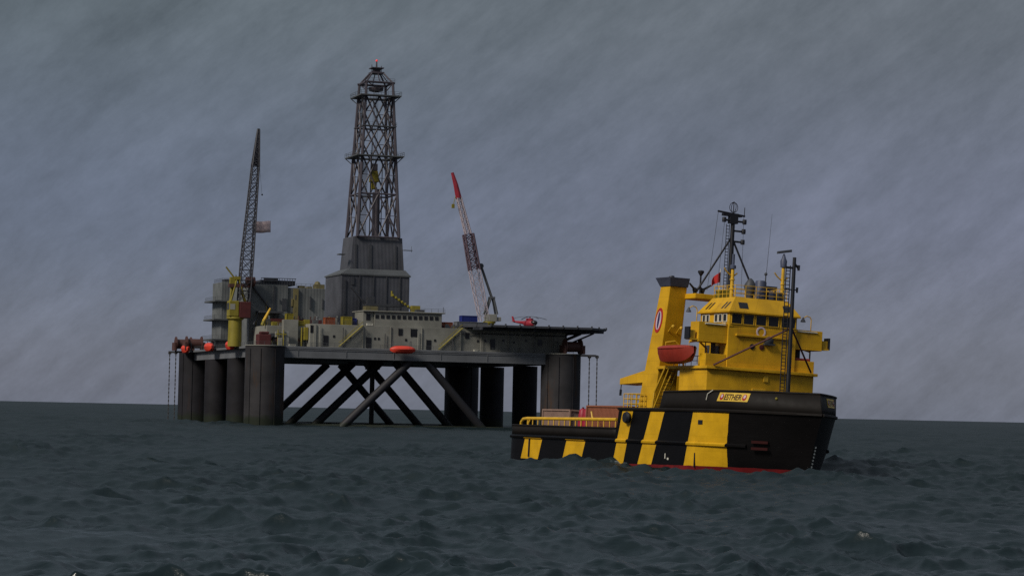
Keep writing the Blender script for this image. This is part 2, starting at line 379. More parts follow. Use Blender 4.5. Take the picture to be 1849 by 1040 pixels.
for sg in (-1, 1):
    for x0 in (38.15, 38.75, 41.2, 41.8):
        z0, z1 = 15.1, 15.75; Yf = lambda z: sg * (4.0 - (z - 14.8) / 1.45 * 1.05 + .02); g = .3
        MB().hexa([(x0, Yf(z0) - sg * .05, z0), (x0 + .3, Yf(z0) - sg * .05, z0), (x0 + .3, Yf(z0), z0), (x0, Yf(z0), z0), (x0 + g, Yf(z1) - sg * .05, z1), (x0 + .3 + g, Yf(z1) - sg * .05, z1), (x0 + .3 + g, Yf(z1), z1), (x0 + g, Yf(z1), z1)]).build('skylight', M['glass'], ro)
    MB().tube((37.9, sg * 3.95, 13.62), (42.6, sg * 3.95, 13.62), .06).build('handrail', M['white'], ship)
MB().box(42.85, 43.15, -3.0, 2.7, 12.5, 12.72).build('eyebrow', M['yellow'], ship, bevel=.03)
for y, mm in ((-1.15, 'mast'), (-.1, 'maroon')): MB().lathe([(.2, 42.9), (.27, 42.95), (.27, 43.0), (.2, 43.02)], y, 11.6, 14, axis='x').build('porthole', M[mm], ship, smooth=True)
MB().lathe([(.52, 42.92), (.52, 42.99), (.36, 42.99), (.36, 42.93)], -.25, 13.05, 20, axis='x').build('emblem', M['emwhite'], ship, smooth=True)
mb = MB(); mb.lathe([(.48, 42.95), (.5, 43.1), (.3, 43.25), (.1, 43.3)], .62, 12.25, 12, axis='x'); mb.box(42.92, 43.3, .05, 1.2, 11.85, 12.0); mb.build('horn', M['dkgrey'], ship, smooth=True)
# small fittings on the lower front
for y0, y1, z0, z1 in ((-1.2, .3, 7.35, 7.6), (1.4, 2.3, 7.2, 7.5), (.0, .5, 8.3, 8.9)):
    box('vent', M['yellow2'], ship, 43.3, 43.5, y0, y1, z0, z1, bevel=.02)
# aft deckhouse between the funnels (in shade), gangway platform
mb = MB(); mb.box(24.5, 27.8, -1.0, 2.9, 5.25, 8.9); mb.build('casing', M['yellow'], ship, bevel=.04)
# --- funnels
for sg in (-1, 1):
    y0, y1 = sg * 5.9, sg * 3.6
    q = lambda xa, xf, z, yi: [(xa, y0, z), (xf, y0, z), (xf, yi, z), (xa, yi, z)]
    mb = MB(); mb.hexa(q(29.2, 32.55, 5.25, y1) + q(32.75, 34.7, 17.3, sg * 4.0))
    fn = mb.build('funnel', M['yellow'], ship, bevel=.06)
    mb = MB(); mb.hexa([(32.7, sg * 5.95, 17.3), (34.8, sg * 5.95, 17.3), (34.8, sg * 3.95, 17.3), (32.7, sg * 3.95, 17.3), (32.05, sg * 6.2, 18.2), (34.95, sg * 6.1, 18.2), (34.95, sg * 3.85, 18.2), (32.05, sg * 3.85, 18.2)])
    cp = mb.build('funnel_cap', M['cap'], fn, bevel=.04)
    MB().tube((33.3, sg * 5.0, 18.1), (33.2, sg * 5.0, 18.35), .3, n=12).build('exhaust_pipe', M['mast'], cp, smooth=True)
    # oval funnel mark: red ring, pale field, dark spindle (lies on the outer face)
    cx, cz = 32.75, 14.0; ya = sg * 5.92
    mb = MB(); n = 36
    def ell(mb, a, b, mi, off, slant=.1):
        pts = [(cx + a * cos(2 * pi * i / n) + slant * b * sin(2 * pi * i / n), ya + sg * off, cz + b * sin(2 * pi * i / n)) for i in range(n)]
        pi_ = [(p[0], p[1] - sg * .05, p[2]) for p in pts]
        vs = pts + pi_; order = tuple(range(n)) if sg > 0 else tuple(range(n))
        mb.add(vs, [order] + [(i, (i + 1) % n, n + (i + 1) % n, n + i) for i in range(n)], mi)
    ell(mb, .76, 1.22, 0, .02, .22); ell(mb, .50, .92, 1, .03, .22); ell(mb, .2, .84, 2, .04, .22)
    mb.build('emblem', [M['emred'], M['emwhite'], M['emblue']], fn)
    # bracket lamps on the funnel front
    mb = MB()
    for yy, zz in ((5.4, 13.4), (4.5, 13.3)):
        mb.path([(33.9, sg * yy, zz - .5), (34.5, sg * yy, zz), (34.8, sg * yy, zz + .05)], .06); mb.ball((34.85, sg * yy, zz), .18, n=8)
    mb.build('bracket_lamp', M['yellow2'], fn, smooth=True)
    # stepped awning arm aft of the funnel
    mb = MB(); mb.hexa([(25.0, sg * 5.85, 7.7), (30.3, sg * 5.85, 7.9), (30.3, sg * 3.8, 7.9), (25.0, sg * 3.8, 7.7), (25.0, sg * 5.85, 8.3), (30.3, sg * 5.85, 9.1), (30.3, sg * 3.8, 9.1), (25.0, sg * 3.8, 8.3)])
    aw = mb.build('awning', M['yellow'], ship, bevel=.03)
    MB().tube((25.1, sg * 5.7, 7.8), (25.0, sg * 5.7, 6.6), .05).tube((25.05, sg * 5.7, 7.2), (25.0, sg * 5.7, 6.6), .13).build('block_and_hook', M['mast'], aw)
    # stairs to the boat deck
    mb = MB()
    for yy in (6.2, 5.2):
        mb.path([(32.9, sg * yy, 5.3), (33.2, sg * yy, 6.9), (35.3, sg * yy, 9.5)], .105)
        mb.tube((33.2, sg * yy, 5.3), (35.9, sg * yy, 9.2), .07)
    st_ = MB()
    for i in range(11): t = i / 11; st_.box(33.2 + 2.7 * t, 33.32 + 2.7 * t, *sorted((sg * 5.2, sg * 6.2)), 5.5 + 3.8 * t, 5.55 + 3.8 * t)
    st_.build('tread', M['dkgrey'], mb.build('stairs', M['yellow2'], ship))
    # railing on the after end of the forecastle
    mb = MB(); pts = [(26.8, sg * 2.5), (26.8, sg * 6.2), (31.2, sg * 6.2)]
    for zz in (5.75, 6.25, 6.75): mb.path([(x, y, zz) for x, y in pts], .045)
    for i in range(6): mb.tube((26.8, sg * (2.5 + i * .74), 5.25), (26.8, sg * (2.5 + i * .74), 6.75), .05)
    for i in range(1, 6): mb.tube((26.8 + i * .88, sg * 6.2, 5.25), (26.8 + i * .88, sg * 6.2, 6.75), .05)
    mb.build('railing', M['yellow2'], ship)
    # railing on the boat deck
    mb = MB()
    for zz in (9.95, 10.4): mb.tube((36.5, sg * 6.0, zz), (41.5, sg * 6.0, zz), .035)
    for i in range(5): mb.tube((36.5 + i * 1.15, sg * 6.0, 9.45), (36.5 + i * 1.15, sg * 6.0, 10.4), .035)
    mb.build('railing', M['white'], ship)
    # davits
    for xx in (35.9, 40.6):
        mb = MB(); mb.path([(xx, sg * 4.6, 9.4), (xx, sg * 4.8, 11.2), (xx, sg * 5.7, 11.9), (xx, sg * 6.7, 11.7)], .1); mb.tube((xx, sg * 6.7, 11.7), (xx, sg * 6.7, 11.0), .03)
        mb.build('davit', M['yellow2'], ship, smooth=True)
# anchor recess and anchor
for sg in (-1,):
    mb = MB()
    for z0, xx in ((2.35, 48.3), (1.75, 48.1)):
        a = hb(z0, .5)
        mb.box(-.8, .8, -.06, .06, z0, z0 + .25)
    x, y = hb(2.2, .47); x2, y2 = hb(2.2, .57); an = atan2(-y2 + y, x2 - x)
    o = mb.build('anchor_pocket', M['anchor'], ship); o.location = (x + .25, -y - .12, 0); o.rotation_euler = (0, 0, an)
# bridge platform between the funnels, carrying the main mast
mb = MB(); mb.box(33.4, 36.6, -4.1, 4.1, 16.2, 16.7); mb.build('mast_platform', M['yellow'], ship, bevel=.04)
mb = MB(); mb.tube((36, 0, 16.7), (36, 0, 24.9), .27, .2, 12)
mm = mb.build('main_mast', M['mast'], ship, smooth=True)
mb = MB()
mb.tube((36, -.05, 22.6), (34.4, -3.0, 16.7), .1); mb.tube((36, .05, 22.4), (37.0, 2.75, 16.3), .1)
mb.build('mast_stay', M['mast'], mm)
mb = MB(); mb.tube((36, -1.75, 25.0), (36, 1.3, 24.75), .1); mb.box(35.8, 36.2, -1.2, .9, 24.6, 24.85); mb.box(35.75, 36.25, -.45, .45, 23.9, 24.9)
mb.tube((36, 1.25, 24.8), (36, 1.25, 25.6), .04); mb.build('yard', M['mast'], mm)
for y, z in ((-1.05, 24.2), (1.25, 24.15), (1.2, 23.2), (1.15, 22.15)):
    mb = MB(); mb.tube((36.1, 0, z), (36.1, y, z), .1); mb.lathe([(.2, z - .22), (.22, z), (.2, z + .25)], 36.1, y, 10)
    mb.build('navigation_light', M['mast'], mm)
mb = MB(); n = 24
for ax in (0, 1):
    mb.path([(36 + (.46 * cos(2 * pi * i / n) if ax else 0), (0 if ax else .46 * cos(2 * pi * i / n)), 25.5 + .5 * sin(2 * pi * i / n)) for i in range(n + 1)], .035, 5)
mb.tube((36, 0, 24.9), (36, 0, 26.1), .05); mb.build('direction_finder', M['mast'], mm)
mb = MB()
for yy in (-.75, -.42): mb.tube((36.1, yy, 16.7), (36.1, yy, 23.8), .035)
for i in range(22): z = 16.9 + i * .32; mb.tube((36.1, -.75, z), (36.1, -.42, z), .03)
mb.build('ladder', M['mast'], mm)
mb = MB(); mb.tube((36, -1.7, 25.0), (35.2, -2.05, 17.2), .02); mb.tube((36, -.95, 24.1), (35.6, -1.2, 17), .018); mb.tube((36, 1.2, 24.7), (36, 1.35, 17), .018); mb.build('rigging_wire', M['dkgrey'], mm)
# posts on the wheelhouse top
for y, top, x in ((-2.75, 'l', 41.3), (2.85, 'r', 41.3)):
    mb = MB(); mb.tube((x, y, 16.0), (x, y, 19.0 if top == 'l' else 19.7), .22, .16, 10); mb.path([(x, y, 18.2), (x, y - .7, 18.7), (x, y - .95, 19.0)], .07); mb.path([(x, y, 18.2), (x, y + .5, 18.6)], .07)
    for z in (17.0, 17.9): mb.lathe([(.26, z), (.26, z + .1)], x, y, 10)
    po = mb.build('radar_post', M['yellow2'], ship, smooth=True)
    if top == 'l':
        MB().lathe([(.3, 19.0), (.3, 19.3), (.14, 19.4), (.14, 20.4)], x, y, 10).build('light_cluster', M['greycan'], po, smooth=True)
    else:
        MB().lathe([(.3, 19.6), (.34, 20.2), (.2, 20.5), (.08, 20.9)], x, y, 10).build('radar_motor', M['greycan'], po, smooth=True)
        MB().hexa([(x - .15, y - .75, 20.85), (x + .15, y - .75, 20.85), (x + .15, y + .8, 21.15), (x - .15, y + .8, 21.15), (x - .12, y - .75, 21.1), (x + .12, y - .75, 21.1), (x + .12, y + .8, 21.4), (x - .12, y + .8, 21.4)]).build('radar_scanner', M['dkgrey'], po, bevel=.03)
mb = MB(); pts = [(38.1, -2.85), (42.2, -2.85), (42.2, 2.85), (38.1, 2.85), (38.1, -2.85)]
for zz in (16.6, 17.0, 17.4): mb.path([(x, y, zz) for x, y in pts], .03)
for a, b in zip(pts, pts[1:]):
    for i in range(5): t = i / 5; x = a[0] + (b[0] - a[0]) * t; y = a[1] + (b[1] - a[1]) * t; mb.tube((x, y, 16.2), (x, y, 17.4), .035)
mb.build('railing', M['yellow2'], ro)
MB().lathe([(.5, 16.25), (.55, 16.3), (.55, 17.9), (.48, 18.05), (.2, 18.1)], 41.6, .25, 14).build('life_raft_canister', M['greycan'], ro, smooth=True)
MB().tube((41.6, .75, 16.2), (41.6, .75, 18.9), .06).ball((41.6, .75, 18.75), .17, n=8).tube((41.6, .8, 18.8), (41.6, 1.1, 24.6), .025, .012).build('whip_antenna', M['dkgrey'], ro)
MB().lathe([(.45, 16.25), (.48, 16.7), (.38, 17.05), (.1, 17.2)], 41.6, 1.35, 12).build('vent_cowl', M['greycan'], ro, smooth=True)
MB().box(41.3, 42.0, 2.0, 2.5, 16.25, 17.1).build('equipment_box', M['dkgrey'], ro, bevel=.05)
mb = MB(); mb.lathe([(.35, 16.3), (.4, 17.0), (.55, 17.4), (.6, 17.8), (.3, 18.3), (.1, 18.5)], 38.3, 1.0, 12); mb.build('compass_dome', M['dkgrey'], ro, smooth=True)
mb = MB(); mb.box(37.9, 38.8, -2.6, -1.2, 16.26, 17.1); mb.build('signal_locker', M['rigyel'], ro, bevel=.04)
# fire monitors on the platform's starboard end
mb = MB()
mb.tube((34.6, -2.5, 16.7), (34.6, -2.5, 18.75), .09); mb.lathe([(.1, 18.6), (.32, 18.95), (.3, 19.1), (.1, 19.15)], 34.6, -2.5, 10)
mb.build('searchlight', M['mast'], ship, smooth=True)
for yy, dx in ((-3.0, -1), (-2.1, 1)):
    mb = MB(); mb.tube((34.4, yy, 16.7), (34.4, yy, 17.2), .16); mb.tube((34.3, yy - .2 * dx, 17.1), (34.7, yy + .75 * dx, 17.75), .13, .09); mb.ball((34.4, yy, 17.2), .25, n=8); mb.tube((34.4, yy + .1, 17.1), (34.6, yy - .5 * dx, 17.7), .06)
    mb.build('fire_monitor', M['mast'], ship, smooth=True)
# --- foremast
mb = MB(); mb.tube((48.0, 0, 5.25), (48.0, 0, 20.0), .24, .17, 10); fm = mb.build('foremast', M['mast'], ship, smooth=True)
mb = MB()
for yy in (-.85, -.4): mb.tube((48.0, yy, 5.25), (48.0, yy, 19.2), .05)
for i in range(42): z = 5.5 + i * .33; mb.tube((48.0, -.85, z), (48.0, -.4, z), .035)
mb.build('ladder', M['mast'], fm)
mb = MB(); mb.box(47.9, 48.1, -.95, .1, 18.9, 19.1); mb.box(47.9, 48.1, -.9, .5, 16.9, 17.0); mb.path([(48, 0, 19.5), (48, .45, 19.0)], .1); mb.lathe([(.12, 18.8), (.14, 19.3)], 48, .5, 8); mb.lathe([(.1, 16.7), (.12, 17.2)], 48, .45, 8); mb.build('light_bracket', M['mast'], fm)
mb = MB(); mb.tube((48, -.1, 13.3), (43.4, -5.5, 9.55), .09); mb.tube((48, .1, 13.3), (43.5, 5.2, 9.55), .09); mb.build('mast_stay', M['maroon'], fm)
# --- name plates
def on_bow(u, z, sg, off):
    x, y = hb(z, u); x2, y2 = hb(z, u + .01); n = Vector((y - y2, x2 - x)).normalized()
    return (x + n.x * off, sg * (y + n.y * off), z)
def plate(u0, u1, z0, z1, sg, text):
    mb = MB(); n = 14; lean = .03
    for j, z in ((0, z0), (1, z1)):
        mb.v += [on_bow(u0 + (u1 - u0) * i / n + lean * j, z, sg, .05) for i in range(n + 1)]
    for i in range(n): mb.f.append((i, i + 1, n + 2 + i, n + 1 + i) if sg < 0 else (i, n + 1 + i, n + 2 + i, i + 1)); mb.m.append(0)
    p = mb.build('nameplate', M['plate'], ship); s = p.modifiers.new('s', 'SOLIDIFY'); s.thickness = .04
    def mp(a, b, off=.075): return on_bow(u0 + (u1 - u0) * (a if sg < 0 else 1 - a) + lean * b, z0 + (z1 - z0) * b, sg, off)
    for a in (.13, .865):
        mb = MB(); k = 20
        for off, r, mi in ((.075, .062, 0), (.085, .035, 1)):
            mb.add([mp(a + r * cos(2 * pi * i / k), .5 + .36 * r / .062 * sin(2 * pi * i / k) + (.08 if mi else 0), off) for i in range(k)], [tuple(range(k))], mi)
        mb.build('emblem', [M['emred'], M['emwhite']], p)
    cu = bpy.data.curves.new('lettering', 'FONT'); cu.body = text; cu.size = 1; cu.align_x = 'CENTER'; cu.offset = .012
    to = bpy.data.objects.new('tmp', cu); C.objects.link(to); bpy.context.view_layer.update()
    me = bpy.data.meshes.new_from_object(to.evaluated_get(bpy.context.evaluated_depsgraph_get())); bpy.data.objects.remove(to)
    xs = [v.co.x for v in me.vertices]; ys = [v.co.y for v in me.vertices]; x0, x1, y0, y1 = min(xs), max(xs), min(ys), max(ys)
    for v in me.vertices: v.co = mp(.225 + .55 * (v.co.x - x0) / (x1 - x0), .16 + .68 * (v.co.y - y0) / (y1 - y0))
    me.materials.clear(); me.materials.append(M['letter'])
    o = bpy.data.objects.new('lettering', me); C.objects.link(o); o.parent = p
M['plate'] = paint('nameplate_yellow', (.70, .46, .06), .05, 1, .45)
M['letter'] = paint('lettering_dark', (.05, .018, .012), 0, 1, .5)
plate(.115, .345, 6.12, 6.93, -1, 'ESTHER'); plate(.5, .72, 6.05, 6.85, 1, 'ESTHER')
mb = MB()
for i in range(9): z = -.2 + i * .3; x, y = hb(z, .9); mb.box(x - .02, x + .14, y - .02 if i % 2 else y - .05, y + .1, z, z + .16)
mb.build('draught_marks', M['white'], ship)
mb = MB(); p = on_bow(.55, 6.55, -1, .03); mb.ball(p, .14, n=8); mb.build('bow_light', M['rigyel'], ship)
mb = MB(); a = on_bow(.02, 6.4, -1, .06); mb.path([(44.3, -6.58, 6.2), (44.5, -6.58, 6.75), (45.3, -6.5, 7.1)], .05); mb.build('rope', M['white'], ship)
# draught/side marks on the dark hull
box('side_mark', M['white'], ship, 36.6, 36.75, -6.53, -6.49, .5, 1.0); box('side_mark', M['white'], ship, 37.1, 37.4, -6.53, -6.49, .4, .6); box('side_mark', M['mast'], ship, 42.4, 42.55, -6.53, -6.47, -.2, 1.2)

# lifeboats of the vessel
def lifeboat(name, label, L, W, H, Mw, mat_top, mat_low, group=None, ch=.45):
    t = thing(name, label, 'lifeboat', Mw, group)
    mb = MB(); n = 16; secs = []
    for i in range(n + 1):
        s = -1 + 2 * i / n; wv = W / 2 * max(.03, (1 - abs(s) ** 2.6)) ** .75; kz = H * .55 * max(0, abs(s) ** 5) * .6
        secs.append([(s * L / 2 * (.9 if k == 0 else 1), wv * yy, zz * H * .55 + (kz if zz < .9 else kz * .25)) for k, (yy, zz) in enumerate(((0, 0), (.55, .12), (.9, .55), (1, 1)))])
    for sg in (-1, 1):
        vs = [(x, sg * y, z) for sc in secs for x, y, z in sc]
        mb.add(vs, [((i * 4 + k), (i * 4 + k + 1), (i * 4 + 5 + k), (i * 4 + 4 + k))[::(1 if sg > 0 else -1)] for i in range(n) for k in range(3)])
    mb.build('boat_hull', mat_low, t, smooth=True)
    mb = MB()
    secs = []
    for i in range(n + 1):
        s = -1 + 2 * i / n; wv = W / 2 * 1.02 * max(.03, (1 - abs(s) ** 2.6)) ** .75; hz = H * ch * (1 - abs(s) ** 4)
        kz = H * .55 + H * .55 * abs(s) ** 5 * .12
        secs.append([(s * L / 2, wv * cos(a), kz + hz * sin(a)) for a in [pi * k / 8 for k in range(9)]])
    vs = [p for sc in secs for p in sc]
    mb.add(vs, [(i * 9 + k, i * 9 + 9 + k, i * 9 + 10 + k, i * 9 + k + 1) for i in range(n) for k in range(8)])
    mb.build('canopy', mat_top, t, smooth=True)
    mb = MB()
    for sg in (-1, 1): mb.path([(s * L / 2 * .96, sg * W / 2 * 1.03 * max(.03, (1 - abs(s) ** 2.6)) ** .75, H * .55 + H * .08 * abs(s) ** 5) for s in [-1 + i / 8 for i in range(17)]], .06)
    mb.build('gunwale', mat_low, t)
    return t
lifeboat('lifeboat', 'dark red lifeboat hanging beside the yellow funnel of the striped ship', 7.0, 2.3, 2.65, MS @ T(38.3, -6.75, 9.6), M['red'], M['red'], ch=.14)
# deck cargo
def container(label, Mw, L, W, H, mat, cat='container', group=None, name='cargo_container', lid=True):
    t = thing(name, label, cat, Mw, group)
    mb = MB(); n = int(L / .3)
    mb.box(-L / 2 + .06, L / 2 - .06, -W / 2 + .06, W / 2 - .06, .08, H - .06)
    for i in range(n): x = -L / 2 + .2 + i * (L - .4) / max(1, n - 1); mb.box(x - .06, x + .06, -W / 2 + .02, W / 2 - .02, .12, H - .12)
    mb.build('side_panels', mat, t)
    mb = MB()
    for sx in (-1, 1):
        for sy in (-1, 1): mb.box(sx * L / 2 - .09, sx * L / 2 + .09, sy * W / 2 - .09, sy * W / 2 + .09, 0, H)
    for sy in (-1, 1):
        for z in (.08, H - .08): mb.box(-L / 2 + .09, L / 2 - .09, sy * W / 2 - .08, sy * W / 2 + .08, z - .08, z + .08)
    for sx in (-1, 1):
        for z in (.08, H - .08): mb.box(sx * L / 2 - .08, sx * L / 2 + .08, -W / 2 + .09, W / 2 - .09, z - .08, z + .08)
    mb.build('frame', mat, t)
    return t
container('rust brown open topped container on the ship deck against the black forecastle', MS @ T(20.6, -3.4, 2.3), 9.0, 3.0, 3.3, M['brownbox'])
container('long pale pinkish cargo bin at the after end of the ship deck', MS @ T(8.2, -3.4, 2.3), 6.6, 2.4, 2.85, M['pinkwood'], 'cargo bin', name='cargo_bin')
d0 = None
for i, yy in enumerate((14.05, 12.95)):
    t = thing('deck_tank', ('red upright tank on the ship deck, the one nearer the pinkish bin' if i == 1 else 'red upright tank on the ship deck, the one nearer the rust brown container'), 'tank', MS @ T(yy, -3.8, 2.3) , 'red tanks between the deck cargo')
    MB().lathe([(.5, 0), (.52, .1), (.46, 2.2), (.38, 2.8), (.2, 3.0)], 0, 0, 16).build('tank_body', M['drum'], t, smooth=True)
    mb = MB(); mb.lathe([(.58, .0), (.58, .12)], 0, 0, 16); mb.tube((0, 0, 2.9), (0, 0, 3.15), .12); mb.build('tank_fittings', M['maroon'], t)
fl = thing('flag', 'small red flag flying beside the black mast of the yellow ship', 'flag', MS @ T(35.4, -.75, 17.2))
MB().tube((0, 0, -.5), (0, 0, 2.2), .04).build('flagstaff', M['white'], fl)
mb = MB(); n = 8
vs = [];
for i in range(n + 1):
    for z in (0, 1):
        t_ = i / n; vs.append((.15 * sin(t_ * 7), -.95 * t_ - .05, (1.9 if z else .9) - .9 * t_ ** 1.3 * (1 if z else .6)))
mb.add(vs, [(2 * i, 2 * i + 2, 2 * i + 3, 2 * i + 1) for i in range(n)])
o = mb.build('cloth', M['flagr'], fl); o.modifiers.new('s', 'SOLIDIFY').thickness = .02

# ------------------------------------------------------------------ drilling rig
RA = radians(18.6)
MG = Matrix.Translation((-68.946, 700, 0)) @ Matrix.Rotation(RA, 4, 'Z')
rig = thing('drilling_rig', 'dark semi-submersible drilling rig standing on thick columns in the sea', 'oil rig', MG)
W_ = 88.3
for X in (0, W_):
    for i, Y in enumerate((0, 32, 64, 96)):
        corner = i in (0, 3); r = 5.55 if corner else 3.75
        if X == W_ and i == 0: r = 5.8
        top = (21.95 if Y == 0 else 21.3) if corner else 18.75
        mb = MB(); mb.lathe([(r, -9)] + [(r, z) for z in np.linspace(-2, top, 8)], X, Y, 40)
        if Y == 0: mb.lathe([(r, 21.82), (r + .22, 21.84), (r + .22, 22.04), (r, 22.06)], X, Y, 40, 1)
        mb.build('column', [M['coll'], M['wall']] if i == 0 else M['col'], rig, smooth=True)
for Y in (0, 32, 64, 96):
    for a, b in (((-5, 24 - 29), (0, 0)),): pass
    r = 1.15
    for (x0, x1) in ((23.2, 42.4), (64.4, 47.4)):
        sl = (x1 - x0) / 18.5; MB().tube((x0 - sl * 7, Y, -7), (x0 + sl * 18.9, Y, 18.9), r, n=14).build('brace', M['brace'], rig, smooth=True)
for X in (0, W_):      # pontoons, just awash
    MB().box(X - 7, X + 7, -12, 108, -9, -3).build('pontoon', M['brace'], rig, bevel=.8)
for Y in (0, 96): MB().tube((5, Y, -.55), (83, Y, -.55), .95, n=14).build('brace', M['brace'], rig, smooth=True)
MB().tube((44.6, 48, -8), (44.6, 48, 20), .75, n=14).build('riser', M['brace'], rig, smooth=True)
MB().box(42.8, 46.4, 46, 50, 16.8, 19).build('riser_tensioner', M['brace'], rig)
for X in (0, W_):      # vertical pipe runs and draught ladders on the corner columns
    for Y, r in ((0, 5.55 if X == 0 else 5.8), (96, 5.55)):
        for a in (-2.6, -2.0, -1.25):
            MB().tube((X + (r + .12) * cos(a), Y + (r + .12) * sin(a), -2), (X + (r + .12) * cos(a), Y + (r + .12) * sin(a), 21), .07 if a < -1.9 else .11, n=6).build('pipe_run', M['col'], rig)
# deck box
mb = MB(); mb.box(-3.0, 91.5, -2.0, 101, 21.35, 22.0); mb.build('main_deck', M['girder'], rig, bevel=.06)
for ya, yb in ((-1.9, 1.6), (94.4, 97.6)): MB().box(5.0, 83.0, ya, yb, 18.7, 21.3).build('girder', M['girder'], rig, bevel=.06)
for xa in (0, W_): MB().box(xa - 1.8, xa + 1.8, 5.4, 90.5, 18.9, 21.3).build('girder', M['girder'], rig)
mb = MB(); mb.box(2.5, 86, 2.5, 93.5, 19.1, 21.25); mb.build('underdeck', M['brace'], rig)
mb = MB()
for i in range(6): x = 9 + i * 14; mb.box(x - .08, x + .08, -2.02, -1.88, 18.75, 21.3)
for z in (18.9, 21.1): mb.box(5, 83, -2.03, -1.89, z - .12, z + .12)
mb.build('girder_stiffener', M['girder'], rig)
def rail(mb, pts, h=1.1, st=2.2, r=.05):
    for a, b in zip(pts, pts[1:]):
        a = Vector(a); b = Vector(b); L = (b - a).length; k = max(1, int(L / st)); U = Vector((0, 0, h))
        mb.tube(a + U, b + U, r, n=4); mb.tube(a + U * .5, b + U * .5, r, n=4)
        for i in range(k + 1): p = a.lerp(b, i / k); mb.tube(p, p + U, r, n=4)
mb = MB(); rail(mb, [(91.4, -1.9, 22), (-2.9, -1.9, 22), (-2.9, 100.8, 22)]); mb.build('railing', M['plat'], rig)
# main deckhouse along the front
mb = MB(); mb.box(13.2, 57.8, 1.6, 30, 22.0, 28.55); mb.box(57.9, 90.2, 1.75, 60, 22.0, 28.75)
mb.build('deckhouse', M['wall'], rig, bevel=.08)
mb = MB(); mb.box(1.8, 13.0, 6.5, 30, 22.0, 27.9); mb.box(6.1, 10.4, 4.2, 6.4, 22, 29.6); mb.build('deckhouse', M['wall'], rig, bevel=.08)
def rdoor(X, z, w, h, name='doorway', y=1.6, mat='glass'):
    mb = MB(); mb.box(X - w / 2, X + w / 2, y - .12, y + .02, z - h / 2, z + h / 2)
    mb.box(X - w / 2 - .14, X - w / 2, y - .2, y + .02, z - h / 2, z + h / 2 + .14) if name == 'doorway' else None
    return mb.build(name, M[mat], rig)
for X, z, w, hh in ((17.9, 23.9, 1.3, 2.9), (30.5, 23.7, 1.4, 2.9), (48.4, 23.5, 1.3, 2.9), (67.8, 24.3, 1.3, 2.9), (60.0, 26.6, 1.05, 1.8), (39.9, 27.0, 1.1, 1.9), (43.9, 26.9, 1.8, 2.2), (13.9, 27.1, 1.0, 2.0), (82.3, 25.2, 1.1, 1.8)): rdoor(X, z, w, hh, y=1.6 if X < 57.9 else 1.75)
for X, z in ((20.2, 25.2), (24.9, 25.0), (32.3, 24.9), (33.4, 24.9), (41.5, 24.8), (50.2, 24.9), (63.2, 25.1), (65.5, 25.2), (71.0, 25.4), (74.2, 25.0), (78, 25.6)): rdoor(X, z, .55, .65, 'vent_opening', y=1.6 if X < 57.9 else 1.75)
for X, w in ((36.9, .25), (46.2, .12), (28.7, .12), (14.6, .7), (57.85, .3), (72.6, .15), (86, .25)):
    MB().box(X - w / 2, X + w / 2, 1.3, 1.72, 22.05, 28.4).build('pilaster', M['wall'], rig)
# windows of the control room
mb = MB(); mb.box(32.2, 52.4, 2.4, 14, 28.55, 32.6); mb.box(29.0, 32.1, 2.9, 12, 28.55, 32.5); mb.box(28.8, 53.3, 1.9, 14.5, 32.62, 32.95); cr = mb.build('control_room', M['wall'], rig, bevel=.06)
for i in range(12): box('window', M['glass'], cr, 33.0 + i * 1.62 - .5, 33.0 + i * 1.62 + .5, 2.28, 2.42, 30.75, 31.75)
box('window', M['glass'], cr, 29.9, 31.1, 2.78, 2.92, 30.2, 31.9)
mb = MB(); rail(mb, [(28.9, 2.1, 32.95), (53.2, 2.1, 32.95)], 1.0, 2.0); mb.tube((52.8, 2.5, 32.9), (52.8, 2.5, 34.6), .08); mb.build('railing', M['plat'], cr)
MB().box(45.2, 47.6, 4, 6, 32.95, 33.7).build('roof_vent', M['dkgrey'], cr, bevel=.05)
# stairs up the front wall
for xa, xb, za, zb in ((21.6, 28.4, 22.1, 28.55), (51.2, 58.2, 22.1, 28.7)):
    mb = MB()
    for yy in (.15, 1.25): mb.tube((xa, yy, za + .3), (xb, yy, zb), .14, n=6); mb.tube((xa, yy, za + 1.3), (xb, yy, zb + 1.0), .05, n=4)
    for i in range(20): t = (i + .5) / 20; x = xa + (xb - xa) * t; z = za + (zb - za) * t; mb.box(x - .17, x + .17, .2, 1.2, z - .03, z + .03)
    mb.build('stairs', M['rigyel'], rig)
# big sheeted module behind, left of the drill house
mb = MB(); mb.box(.6, 11.9, 24, 52, 22.0, 40.3); mb.box(12.0, 23.2, 24.5, 52, 22.0, 39.7); mb.build('module', M['module'], rig, bevel=.08)
mb = MB(); mb.box(4.0, 14.2, 25, 40, 40.3, 41.7); mb.box(.8, 4, 25, 40, 40.3, 41.0)
for i in range(14): x = 4 + i * .78; mb.tube((x, 24.8, 40.3), (x, 24.8, 42.3), .08, n=4)
mb.tube((4, 24.8, 42.25), (14.4, 24.8, 42.3), .1); mb.box(5, 9, 24.6, 26, 41.3, 42.2); mb.build('pipe_rack', M['heli'], rig)
mb = MB(); mb.box(20.8, 23.4, 26, 30, 39.7, 41.0); mb.ball((21.4, 27, 41.0), 1.0, n=8); mb.box(15.6, 17.2, 25, 28, 39.7, 40.4); mb.box(18, 19.4, 25, 28, 39.7, 40.2); mb.build('roof_machinery', M['olive'], rig)
MB().box(10.2, 11.5, 23.8, 24.0, 33.0, 36.4).build('louvre', M['dkgrey'], rig); MB().box(7.6, 8.0, 23.6, 24.0, 26, 40.1).build('pilaster', M['dkgrey'], rig); MB().box(13.6, 15.0, 23.8, 24.4, 26, 39.4).build('ladder_cage', M['olive'], rig)
